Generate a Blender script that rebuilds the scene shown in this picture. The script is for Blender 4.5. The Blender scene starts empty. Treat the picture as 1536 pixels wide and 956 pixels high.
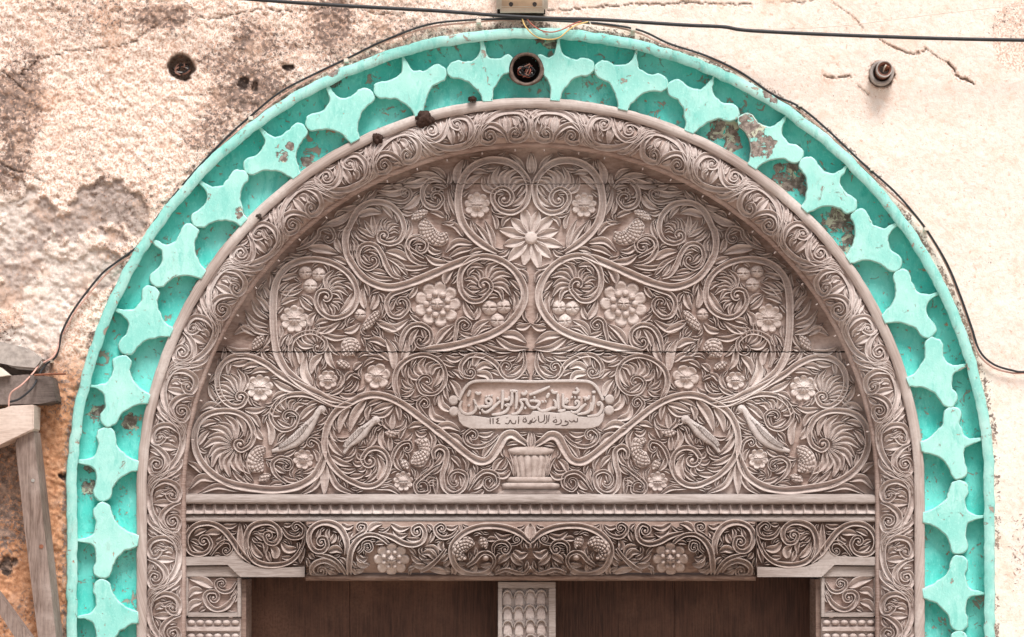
import bpy, bmesh, math, random
import numpy as np
from mathutils import Vector

random.seed(7); rng = np.random.default_rng(7)
scene = bpy.context.scene
C = scene.collection
R = math.radians

# ---------------------------------------------------------------- camera, sky, sun, exposure
S = 0.0016                 # metres per photograph pixel on the wall plane y = 0
ZC = 2.85                  # height of the picture's middle
D = 5.6                    # camera to wall
CAMZ = 2.30
cam_d = bpy.data.cameras.new('camera'); cam = bpy.data.objects.new('camera', cam_d); C.objects.link(cam)
cam.location = (0, -D, CAMZ); cam.rotation_euler = (R(90), 0, 0)
cam_d.sensor_width = 36; cam_d.sensor_fit = 'HORIZONTAL'
cam_d.lens = 36 * D / (1536 * S)
cam_d.shift_y = (ZC - CAMZ) / (1536 * S)
cam_d.clip_start = .05; cam_d.clip_end = 500
scene.camera = cam

SUN_EL, SUN_AZ = R(58), R(12)      # azimuth measured from straight in front of the wall, towards the right
wld = bpy.data.worlds.new('World'); scene.world = wld; wld.use_nodes = True
wn = wld.node_tree; bgn = wn.nodes['Background']
sky = wn.nodes.new('ShaderNodeTexSky'); sky.sky_type = 'NISHITA'; sky.sun_disc = False
sky.sun_elevation = SUN_EL; sky.sun_rotation = R(180) - SUN_AZ
sky.dust_density = 6; sky.air_density = 1.0; sky.ozone_density = 1.0
hs = wn.nodes.new('ShaderNodeHueSaturation'); hs.inputs['Saturation'].default_value = .35   # thin overcast: a whiter sky
wn.links.new(sky.outputs[0], hs.inputs['Color']); wn.links.new(hs.outputs[0], bgn.inputs[0])
bgn.inputs[1].default_value = .056
sun_d = bpy.data.lights.new('sun', 'SUN'); sun = bpy.data.objects.new('sun', sun_d); C.objects.link(sun)
sun_d.energy = 1.5; sun_d.angle = R(22); sun_d.color = (1, .965, .925)
sdir = Vector((math.sin(SUN_AZ) * math.cos(SUN_EL), -math.cos(SUN_AZ) * math.cos(SUN_EL), math.sin(SUN_EL)))
sun.rotation_euler = sdir.to_track_quat('Z', 'Y').to_euler(); sun.location = (0, -3, 6)
scene.view_settings.view_transform = 'Standard'; scene.view_settings.look = 'None'
scene.view_settings.exposure = 1.2; scene.view_settings.gamma = 1

# ---------------------------------------------------------------- helpers
def W(px, py, y=0.0):
    """photograph pixel at depth y -> world (arrays welcome)"""
    px = np.asarray(px, float); py = np.asarray(py, float); y = np.asarray(y, float)
    k = (D + y) / D
    X = (px - 768) * S * k
    Z = CAMZ + (ZC - (py - 478) * S - CAMZ) * k
    return np.stack(np.broadcast_arrays(X, y, Z), -1)

def thing(name, label, cat, base, group=None):
    o = bpy.data.objects.new(name, None); C.objects.link(o)
    o.location = base; o.empty_display_size = .05
    o['label'] = label; o['category'] = cat; o['kind'] = 'thing'
    if group: o['group'] = group
    return o

def tag(o, label, cat, group=None):
    o['label'] = label; o['category'] = cat; o['kind'] = 'thing'
    if group: o['group'] = group
    return o

def root_loc(p):
    v = Vector((0, 0, 0))
    while p is not None:
        v += p.location; p = p.parent
    return v

def build(name, V, F, mat, parent=None, smooth=True, cuts=None):
    """one mesh object; V world coordinates"""
    V = np.asarray(V, float).reshape(-1, 3)
    if parent is not None:
        base = root_loc(parent); loc = None
    else:
        base = Vector(((V[:, 0].min() + V[:, 0].max()) / 2, V[:, 1].max(), V[:, 2].min())); loc = base
    V = V - np.array(base)
    me = bpy.data.meshes.new(name)
    if isinstance(F, np.ndarray):
        n = len(F); k = F.shape[1]
        me.vertices.add(len(V)); me.vertices.foreach_set('co', V.ravel())
        me.loops.add(n * k); me.loops.foreach_set('vertex_index', F.ravel().astype(np.int32))
        me.polygons.add(n); me.polygons.foreach_set('loop_start', np.arange(0, n * k, k, dtype=np.int32))
        me.update(calc_edges=True)
    else:
        me.from_pydata(V.tolist(), [], F); me.update()
    if cuts:
        zs = V[:, 2]; bm = None
        for z0, g in cuts:
            z0 = z0 - base.z
            if zs.min() < z0 - g and zs.max() > z0 + g:
                if bm is None: bm = bmesh.new(); bm.from_mesh(me)
                for q in (z0 - g, z0 + g):
                    bmesh.ops.bisect_plane(bm, geom=bm.verts[:] + bm.edges[:] + bm.faces[:], plane_co=(0, 0, q), plane_no=(0, 0, 1))
                dead = [f for f in bm.faces if z0 - g < f.calc_center_median().z < z0 + g]
                bmesh.ops.delete(bm, geom=dead, context='FACES')
        if bm is not None: bm.to_mesh(me); bm.free()
    if smooth: me.polygons.foreach_set('use_smooth', [True] * len(me.polygons))
    me.materials.append(mat)
    o = bpy.data.objects.new(name, me); C.objects.link(o)
    if parent is not None: o.parent = parent
    else: o.location = loc
    return o

def grid_faces(n, m, close=False):
    i = np.arange(n - 1)[:, None]; j = np.arange(m if close else m - 1)[None, :]
    j2 = (j + 1) % m
    return np.stack([i * m + j, i * m + j2, (i + 1) * m + j2, (i + 1) * m + j], -1).reshape(-1, 4)

def catmull(P, step=1.6):
    P = np.asarray(P, float)
    if len(P) == 2:
        n = max(3, int(np.linalg.norm(P[1] - P[0]) / step)); t = np.linspace(0, 1, n)[:, None]
        return P[0] * (1 - t) + P[1] * t
    Q = np.vstack([2 * P[0] - P[1], P, 2 * P[-1] - P[-2]]); out = []
    for i in range(1, len(Q) - 2):
        p0, p1, p2, p3 = Q[i - 1:i + 3]
        t = np.linspace(0, 1, 14, endpoint=False)[:, None]
        out.append(.5 * (2 * p1 + (p2 - p0) * t + (2 * p0 - 5 * p1 + 4 * p2 - p3) * t**2 + (3 * p1 - p0 - 3 * p2 + p3) * t**3))
    out = np.vstack(out + [Q[-2][None]])
    d = np.r_[0, np.cumsum(np.linalg.norm(np.diff(out, axis=0), axis=1))]
    n = max(4, int(d[-1] / step)); s = np.linspace(0, d[-1], n)
    return np.stack([np.interp(s, d, out[:, k]) for k in range(out.shape[1])], 1)

def spiral(P, c, n=.8, rend=2.6):
    """continue the polyline P into a volute round c"""
    P = [tuple(map(float, p)) for p in P]; c = np.array(c, float)
    a = np.array(P[-1]); t = a - np.array(P[-2]); r = a - c
    sgn = 1 if r[0] * t[1] - r[1] * t[0] > 0 else -1
    r0 = max(np.linalg.norm(r), rend + .5); a0 = math.atan2(r[1], r[0]); m = int(10 * n) + 2
    for k in range(1, m + 1):
        q = k / m; rr = rend + (r0 - rend) * (1 - q)**1.1; an = a0 + sgn * q * n * 2 * math.pi
        P.append((c[0] + rr * math.cos(an), c[1] + rr * math.sin(an)))
    return P

# cross sections: (offset in half widths, height share)
PR_STEM = [(-1.1, -.5), (-1.02, .3), (-.98, .9), (-.93, 1), (-.76, 1), (-.68, .9), (-.34, .42), (0, -.02), (.34, .42), (.68, .9), (.76, 1), (.93, 1), (.98, .9), (1.02, .3), (1.1, -.5)]
PR_LEAF = [(-1.1, -.5), (-1.02, .3), (-.97, .85), (-.9, .98), (-.78, .96), (-.2, .12), (-.08, .04), (.05, .1), (.74, .86), (.86, .95), (.96, .8), (1.02, .3), (1.1, -.5)]
PR_FLAT = [(-1.12, -.6), (-1, .8), (-.8, 1), (-.3, 1.03), (.3, 1.03), (.8, 1), (1, .8), (1.12, -.6)]
PR_RND = [(-1.05, -.5), (-.97, .25), (-.8, .62), (-.5, .9), (-.18, 1), (.18, 1), (.5, .9), (.8, .62), (.97, .25), (1.05, -.5)]

def sweep2d(P, hw, hh, prof):
    """-> (x, y, h) array N x K x 3 with collapsed ends"""
    P = np.asarray(P, float); N = len(P)
    T = np.gradient(P, axis=0); T /= np.linalg.norm(T, axis=1)[:, None] + 1e-9
    Nn = np.stack([-T[:, 1], T[:, 0]], 1)
    off = np.array([p[0] for p in prof]); hg = np.array([p[1] for p in prof])
    hw = np.broadcast_to(hw, N); hh = np.broadcast_to(hh, N)
    XY = P[:, None] + Nn[:, None] * (off[None, :, None] * hw[:, None, None])
    H = hg[None] * hh[:, None]
    G = np.concatenate([XY, H[..., None]], -1)
    a = G[:1].copy(); a[..., 2] = -.5 * hh[0]; b = G[-1:].copy(); b[..., 2] = -.5 * hh[-1]
    a[..., :2] -= T[0] * .5; b[..., :2] += T[-1] * .5
    return np.concatenate([a, G, b], 0)

# numpy value noise
def vnoise(x, y, seed=0):
    x = np.asarray(x, float); y = np.asarray(y, float)
    xi = np.floor(x).astype(np.int64); yi = np.floor(y).astype(np.int64); xf = x - xi; yf = y - yi
    def h(a, b):
        n = (a * 374761393 + b * 668265263 + seed * 974634777) & 0xffffffff
        n = ((n ^ (n >> 13)) * 1274126177) & 0xffffffff
        return ((n ^ (n >> 16)) & 0xffff) / 65535.
    u = xf * xf * (3 - 2 * xf); v = yf * yf * (3 - 2 * yf)
    return (h(xi, yi) * (1 - u) + h(xi + 1, yi) * u) * (1 - v) + (h(xi, yi + 1) * (1 - u) + h(xi + 1, yi + 1) * u) * v
def fbm(x, y, o=4, seed=0):
    s = 0; a = .5
    for k in range(o):
        s = s + a * vnoise(x * 2**k + 17.3 * k, y * 2**k + 5.1 * k, seed + k); a *= .5
    return s / (1 - .5**o)
def sstep(a, b, x): t = np.clip((x - a) / (b - a), 0, 1); return t * t * (3 - 2 * t)

# ---------------------------------------------------------------- materials
class NT:
    def __init__(s, name, rough=.85):
        s.m = bpy.data.materials.new(name); s.m.use_nodes = True; s.t = s.m.node_tree
        s.b = s.t.nodes['Principled BSDF']; s.b.inputs['Roughness'].default_value = rough
        s.b.inputs['Specular IOR Level'].default_value = .25
        g = s.t.nodes.new('ShaderNodeNewGeometry'); s.pos = g.outputs['Position']; s.geo = g
    def n(s, typ, **kw):
        o = s.t.nodes.new(typ)
        for k, v in kw.items(): setattr(o, k, v)
        return o
    def L(s, a, b): s.t.links.new(a, b)
    def vec(s, scale, src=None):
        o = s.n('ShaderNodeMapping'); o.inputs['Scale'].default_value = scale if isinstance(scale, tuple) else (scale,) * 3
        s.L(src or s.pos, o.inputs[0]); return o.outputs[0]
    def noise(s, scale, detail=4, rough=.55, dist=0, src=None):
        o = s.n('ShaderNodeTexNoise'); o.inputs['Scale'].default_value = 1; o.inputs['Detail'].default_value = detail
        o.inputs['Roughness'].default_value = rough; o.inputs['Distortion'].default_value = dist
        s.L(s.vec(scale, src), o.inputs['Vector']); return o.outputs['Fac']
    def ramp(s, v, a, b, lo=0., hi=1.):
        o = s.n('ShaderNodeMapRange'); o.interpolation_type = 'SMOOTHSTEP'
        for k, q in zip(('From Min', 'From Max', 'To Min', 'To Max'), (a, b, lo, hi)): o.inputs[k].default_value = q
        s.L(v, o.inputs['Value']); return o.outputs['Result']
    def mix(s, f, a, b, blend='MIX'):
        o = s.n('ShaderNodeMix', data_type='RGBA', blend_type=blend)
        for sock, q in ((o.inputs['Factor'], f), (o.inputs[6], a), (o.inputs[7], b)):
            if hasattr(q, 'links') or hasattr(q, 'is_linked'): s.L(q, sock)
            elif isinstance(q, (int, float)): sock.default_value = q
            else: sock.default_value = (*q, 1)
        return o.outputs[2]
    def math(s, op, a, b=0.):
        o = s.n('ShaderNodeMath', operation=op)
        for k, q in enumerate((a, b)):
            if hasattr(q, 'is_linked'): s.L(q, o.inputs[k])
            else: o.inputs[k].default_value = q
        return o.outputs[0]
    def attr(s, name): return s.n('ShaderNodeAttribute', attribute_name=name).outputs['Fac']
    def bump(s, h, strength=.4, dist=.002, prev=None):
        o = s.n('ShaderNodeBump'); o.inputs['Strength'].default_value = strength; o.inputs['Distance'].default_value = dist
        s.L(h, o.inputs['Height'])
        if prev is not None: s.L(prev, o.inputs['Normal'])
        s.L(o.outputs[0], s.b.inputs['Normal']); return o.outputs[0]
    def col(s, c):
        if hasattr(c, 'is_linked'): s.L(c, s.b.inputs['Base Color'])
        else: s.b.inputs['Base Color'].default_value = (*c, 1)
    def blobs(s, items, wob=.5, nscale=60):
        """soft union of discs (px, py, radius px) in wall coordinates, with ragged edges"""
        acc = None; nz = s.noise(nscale, 4, .6)
        sep = s.n('ShaderNodeSeparateXYZ'); s.L(s.pos, sep.inputs[0])
        cmb = s.n('ShaderNodeCombineXYZ'); s.L(sep.outputs[0], cmb.inputs[0]); s.L(sep.outputs[2], cmb.inputs[2])
        for px, py, r in items:
            w = W(px, py, 0)
            d = s.n('ShaderNodeVectorMath', operation='DISTANCE'); s.L(cmb.outputs[0], d.inputs[0]); d.inputs[1].default_value = (w[0], 0, w[2])
            q = s.math('DIVIDE', d.outputs['Value'], r * S)
            acc = q if acc is None else s.math('MINIMUM', acc, q)
        q = s.math('ADD', acc, s.math('MULTIPLY', s.math('SUBTRACT', nz, .5), wob * 4))
        return s.ramp(q, .9, 1.06, 1., 0.)

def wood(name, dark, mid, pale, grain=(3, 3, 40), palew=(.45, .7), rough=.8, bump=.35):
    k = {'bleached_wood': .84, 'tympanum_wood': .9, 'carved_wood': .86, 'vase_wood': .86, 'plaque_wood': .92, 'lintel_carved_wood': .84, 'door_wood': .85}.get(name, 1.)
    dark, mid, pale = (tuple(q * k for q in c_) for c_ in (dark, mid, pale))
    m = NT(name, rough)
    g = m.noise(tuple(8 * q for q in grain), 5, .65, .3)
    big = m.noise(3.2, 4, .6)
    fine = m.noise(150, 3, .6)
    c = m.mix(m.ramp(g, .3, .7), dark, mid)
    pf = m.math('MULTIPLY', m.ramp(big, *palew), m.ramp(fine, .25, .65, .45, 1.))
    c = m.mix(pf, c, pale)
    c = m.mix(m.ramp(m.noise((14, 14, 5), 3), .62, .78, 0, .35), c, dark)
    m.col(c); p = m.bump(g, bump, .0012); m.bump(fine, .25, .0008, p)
    return m.m

M = {}
M['carved'] = wood('carved_wood', (.37, .285, .258), (.57, .48, .448), (.70, .62, .59), (6, 6, 14))
M['tymp'] = wood('tympanum_wood', (.40, .31, .28), (.60, .51, .475), (.72, .645, .615), (4, 4, 26), (.4, .7))
M['ground_wood'] = wood('recessed_wood', (.225, .15, .126), (.40, .30, .265), (.54, .44, .405), (3, 3, 34))  # darker copy of the carved wood, recess shade painted in
M['tym_ground'] = wood('tympanum_ground_wood', (.25, .17, .145), (.42, .325, .288), (.56, .465, .43), (6, 6, 18))  # carved wood darkened: shade between the relief put into the colour
M['bleached'] = wood('bleached_wood', (.29, .235, .212), (.44, .375, .35), (.55, .49, .465), (3, 3, 34))
M['vase'] = wood('vase_wood', (.38, .30, .268), (.55, .46, .425), (.66, .58, .55), (6, 6, 10))
M['bird'] = wood('bird_wood', (.34, .285, .265), (.51, .45, .43), (.62, .565, .55), (10, 10, 10))
M['lintelw'] = wood('lintel_wood', (.15, .095, .076), (.28, .20, .168), (.40, .31, .27), (4, 4, 22), (.5, .8))  # shade of the pierced ground and underside is in this dark tone
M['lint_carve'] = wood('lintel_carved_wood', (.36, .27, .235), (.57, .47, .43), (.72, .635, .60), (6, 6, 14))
M['door'] = wood('door_wood', (.036, .016, .011), (.105, .047, .031), (.20, .105, .072), (38, 38, 1.6), (.42, .78), .55, .6)
M['timber_grey'] = wood('grey_timber', (.13, .088, .072), (.29, .215, .185), (.44, .36, .325), (30, 30, 2.5))
M['timber_dark'] = wood('dark_timber', (.05, .038, .034), (.12, .095, .085), (.24, .19, .17), (3, 3, 40))
M['timber_pale'] = wood('pale_timber', (.44, .33, .275), (.63, .51, .445), (.72, .61, .55), (3, 3, 30))
M['letter'] = wood('plaque_wood', (.34, .275, .25), (.47, .405, .38), (.56, .50, .48), (8, 8, 16))
M['plaque_field'] = wood('plaque_field_wood', (.29, .195, .16), (.42, .315, .27), (.52, .41, .37), (6, 6, 16))
def polar_wood():
    """bleached wood whose grain follows the arch"""
    m = NT('arch_fillet_wood', .8); c = W(AX, AY, 0)
    sp = m.n('ShaderNodeSeparateXYZ'); m.L(m.pos, sp.inputs[0])
    dx = m.math('SUBTRACT', sp.outputs[0], float(c[0])); dz = m.math('SUBTRACT', sp.outputs[2], float(c[2]))
    an = m.math('MULTIPLY', m.math('ARCTAN2', dx, dz), .9); rr = m.math('SQRT', m.math('ADD', m.math('MULTIPLY', dx, dx), m.math('MULTIPLY', dz, dz)))
    cb = m.n('ShaderNodeCombineXYZ'); m.L(an, cb.inputs[0]); m.L(rr, cb.inputs[1]); v = cb.outputs[0]
    g = m.noise((7, 260, 1), 5, .65, .2, v); b = m.noise((5, 14, 1), 4, .6, 0, v); f = m.noise(150, 3, .6)
    col = m.mix(m.ramp(g, .3, .7), (.31, .24, .212), (.47, .395, .365)); col = m.mix(m.math('MULTIPLY', m.ramp(b, .4, .7), m.ramp(f, .25, .65, .4, 1.)), col, (.59, .53, .50))
    col = m.mix(m.ramp(m.noise((3, 9, 1), 3, .6, 0, v), .6, .75, 0, .5), col, (.33, .25, .215))
    m.col(col); p = m.bump(g, .4, .0012); m.bump(f, .25, .0008, p); return m.m
AX, AY = 796., 738.
M['fillet'] = polar_wood()

def flat(name, c, rough=.7, var=.25, sc=40, metal=0):
    m = NT(name, rough); nz = m.noise(sc, 4, .6)
    m.col(m.mix(m.ramp(nz, .3, .7), tuple(q * (1 - var) for q in c), tuple(min(1, q * (1 + var * .5)) for q in c)))
    m.bump(nz, .2, .001); m.b.inputs['Metallic'].default_value = metal
    return m.m
M['black_cable'] = flat('black_cable', (.035, .036, .04), .5)
M['brown_cable'] = flat('brown_cable', (.42, .23, .18), .55)
M['pink_cable'] = flat('pink_cable', (.62, .36, .30), .55)
M['red_wire'] = flat('red_wire', (.45, .14, .1), .45)
M['yellow_wire'] = flat('yellow_wire', (.72, .5, .2), .45)
M['white_plastic'] = flat('white_plastic', (.72, .66, .58), .4, .15)
M['cream_plastic'] = flat('cream_plastic', (.72, .55, .4), .4, .2, 25)
M['dark_hole'] = flat('dark_hole', (.03, .024, .022), .9)
M['grime_dark'] = flat('dark_grime', (.06, .045, .038), .95)  # shade colour for the hole in the frame
M['pvc'] = flat('grey_pvc', (.42, .38, .36), .5)
M['pvc_in'] = flat('brown_pipe', (.2, .085, .06), .5)
M['thread'] = flat('pale_thread', (.72, .6, .52), .7)
M['steel'] = flat('steel', (.6, .58, .55), .35, .1, 40, .8)
M['rust'] = flat('rusty_iron', (.25, .1, .06), .8)
M['mud'] = flat('dried_mud', (.06, .035, .028), 1, .4, 160)
M['cement'] = flat('grey_cement', (.42, .37, .34), .9, .3, 60)
M['collar'] = flat('dark_collar', (.16, .115, .095), .95, .45, 90)
M['ink'] = flat('cut_letter', (.10, .07, .06), .9)  # dark tone for the shade in engraved grooves
M['gap'] = flat('board_gap', (.02, .013, .011), .95)

def teal(name, base, pale, dark, dmg, chip=.66, orange=.69, dirt=.6):
    m = NT(name, .85)
    a = m.noise(9, 5, .6); b = m.noise((36, 36, 12), 6, .7, .4); f = m.noise(220, 3, .6); br = m.noise((120, 120, 60), 4, .65, 1.2)
    c = m.mix(m.ramp(a, .3, .7), base, pale); c = m.mix(m.ramp(b, .5, .72, 0, .75), c, dark)
    c = m.mix(m.ramp(br, .5, .75, 0, .4), c, tuple(min(1, q * 1.1 + .1) for q in pale))       # brushed chalky streaks
    c = m.mix(m.ramp(f, .56, .75, 0, .35), c, tuple(min(1, q * 1.2 + .12) for q in base))
    dn = m.noise((26, 26, 9), 6, .75, .8); c = m.mix(m.ramp(dn, .60, .76, 0, dirt), c, (.20, .20, .165))    # rain dirt
    oc = m.ramp(m.noise(48, 6, .75, .5), orange, orange + .02); c = m.mix(oc, c, (.55, .28, .19))
    ch = m.ramp(m.noise(30, 6, .72, .8), chip, chip + .015); c = m.mix(ch, c, (.36, .30, .255))
    gl = m.mix(m.ramp(m.noise(90, 5, .65), .4, .62), (.15, .12, .105), (.33, .275, .245))
    gl = m.mix(m.ramp(m.noise(34, 6, .7, .6), .55, .58), gl, (.53, .55, .43))
    gl = m.mix(m.ramp(m.noise(46, 6, .7, .9), .58, .6), gl, base)
    d = m.blobs(dmg, .62, 46); c = m.mix(d, c, gl)
    m.col(c)
    h = m.math('SUBTRACT', m.math('ADD', m.math('MULTIPLY', f, .3), m.math('MULTIPLY', br, .25)), m.math('MULTIPLY', m.math('ADD', d, m.math('MAXIMUM', ch, oc)), 1.2))
    p = m.bump(h, .75, .0028); m.bump(m.noise(420, 2), .35, .0008, p)
    return m.m
DMG_STAR = [(1123, 196, 24), (1140, 222, 20), (480, 283, 0.1), (425, 236, 9), (436, 222, 7), (362, 322, 9), (548, 205, .1), (1258, 372, 4)]
DMG_REC = [(1085, 190, 24), (1100, 212, 15), (1185, 262, 26), (1212, 280, 12), (1262, 330, 24), (1272, 360, 12), (462, 241, 11), (135, 700, 10), (132, 730, 12),
           (148, 622, 14), (192, 632, 12), (500, 117, 12), (820, 55, 15), (825, 62, 10), (1275, 372, 8)]
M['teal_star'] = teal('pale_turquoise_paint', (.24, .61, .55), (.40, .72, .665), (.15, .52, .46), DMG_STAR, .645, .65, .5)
M['teal_rec'] = teal('deep_turquoise_paint', (.085, .56, .505), (.21, .67, .62), (.04, .45, .405), DMG_REC, .605, .62, .75)  # recess shade put into the colour, on top of less weathered paint
M['teal_edge'] = teal('chalky_worn_edge', (.42, .70, .65), (.62, .79, .75), (.26, .6, .54), [], .62, .66, .5) if False else flat('chalky_worn_edge', (.52, .75, .70), .9, .35, 60)
M['teal_lip'] = teal('faded_turquoise_paint', (.20, .56, .505), (.42, .69, .64), (.13, .46, .41), [(1150, 143, 8), (1160, 152, 7), (500, 112, 9)], .615, .63, .7)

# ---- plaster
def plaster():
    m = NT('old_plaster', .95)
    A = lambda k: m.attr(k)
    f1 = m.noise(190, 4, .65); f2 = m.noise(75, 5, .65); f3 = m.noise(420, 3, .6)
    pale = m.mix(m.ramp(f2, .4, .75), (.84, .75, .69), (.80, .64, .545))
    rosy = m.mix(m.ramp(f1, .40, .56), (.54, .345, .265), (.89, .775, .695))
    c = m.mix(A('rosy'), pale, rosy)
    orange = m.mix(m.ramp(f2, .38, .66), (.40, .19, .10), (.64, .345, .20))
    c = m.mix(A('orange'), c, orange)
    grey = m.mix(m.ramp(f2, .38, .62), (.31, .25, .225), (.47, .39, .355))
    c = m.mix(A('peel'), c, grey)
    white = m.mix(m.ramp(f1, .4, .65), (.60, .51, .455), (.78, .71, .665))
    c = m.mix(A('white'), c, white)
    gt = m.math('ADD', m.math('ADD', m.math('MULTIPLY', f1, .55), m.math('MULTIPLY', m.noise(95, 5, .7, .5), .75)), m.math('MULTIPLY', A('grime'), .27))
    c = m.mix(m.ramp(gt, .80, .90), c, m.mix(m.ramp(f2, .4, .6), (.15, .112, .098), (.30, .215, .18)))
    c = m.mix(A('black'), c, (.05, .036, .032))
    sp = m.ramp(m.noise(85, 5, .75, .3), .56, .68, 0, .7); c = m.mix(sp, c, (.56, .34, .235))
    c = m.mix(m.ramp(m.noise(14, 5, .7, .6), .48, .75, 0, .6), c, (.72, .49, .37))
    c = m.mix(m.ramp(f3, .6, .8, 0, .5), c, (.36, .23, .17))
    m.col(c)
    p = m.bump(f1, .5, .003); m.bump(f3, .4, .0015, p)
    return m.m
M['plaster'] = plaster()

# ---------------------------------------------------------------- the arch's own coordinates (photograph px)
AX, AY = 796., 738.        # centre of the semicircle; below it the sides run straight down
R_IN, R_C0, R_C1, R_WD, R_LI, R_LO = 516., 525., 575., 590.5, 680., 696.
RM = 550.                  # reference radius for arc length
def arch_xy(u, r):
    """u: signed arc length at RM from the crown (+ right), r: radius px"""
    u = np.asarray(u, float); r = np.asarray(r, float)
    q = RM * math.pi / 2; sg = np.sign(u) + (u == 0); a = np.minimum(np.abs(u), q) / RM; ex = np.maximum(np.abs(u) - q, 0)
    return AX + sg * r * np.sin(a), AY - r * np.cos(a) + ex
U_END = RM * math.pi / 2 + (956 - AY)          # bottom of the picture
U_GND = RM * math.pi / 2 + ((ZC) / S + 478 - AY)   # the ground

def strip(name, rs, ys, mat, parent, u0=-U_GND, u1=U_GND, step=5., wob=0., seed=3, smooth=True, ydisp=0.):
    """ring profile (radius px, depth) swept along the arch"""
    us = np.r_[np.arange(u0, -U_END - 60, 60.), np.arange(max(u0, -U_END - 60), min(u1, U_END + 60), step), np.arange(U_END + 60, u1 + .1, 60.)] if u1 > U_END + 60 else np.arange(u0, u1 + .1, step)
    rs = np.asarray(rs, float); ys = np.asarray(ys, float)
    U, RR = np.meshgrid(us, rs, indexing='ij')
    RR = RR + (fbm(U / 12, RR * 0 + 3.1, 4, seed) - .5) * wob * 1.7
    x, y = arch_xy(U, RR)
    Y = np.broadcast_to(ys, U.shape) + (fbm(U / 14, RR / 14, 3, seed + 5) - .5) * ydisp
    return build(name, W(x, y, Y), grid_faces(len(us), len(rs)), mat, parent, smooth)

# ---------------------------------------------------------------- ground and wall
gm = NT('street_dust', .95); gm.col(gm.mix(gm.ramp(gm.noise(3, 6), .35, .7), (.40, .33, .27), (.52, .44, .37))); gm.bump(gm.noise(60, 4), .5, .01)
g = build('ground', [(-60, -60, 0), (60, -60, 0), (60, 3, 0), (-60, 3, 0)], [(0, 1, 2, 3)], gm.m, None, False); g['kind'] = 'structure'

def seg_dist(x, y, pts):
    d = np.full(x.shape, 1e9)
    for (x0, y0), (x1, y1) in zip(pts[:-1], pts[1:]):
        dx, dy = x1 - x0, y1 - y0; t = np.clip(((x - x0) * dx + (y - y0) * dy) / (dx * dx + dy * dy + 1e-9), 0, 1)
        d = np.minimum(d, np.hypot(x - x0 - t * dx, y - y0 - t * dy))
    return d

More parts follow.
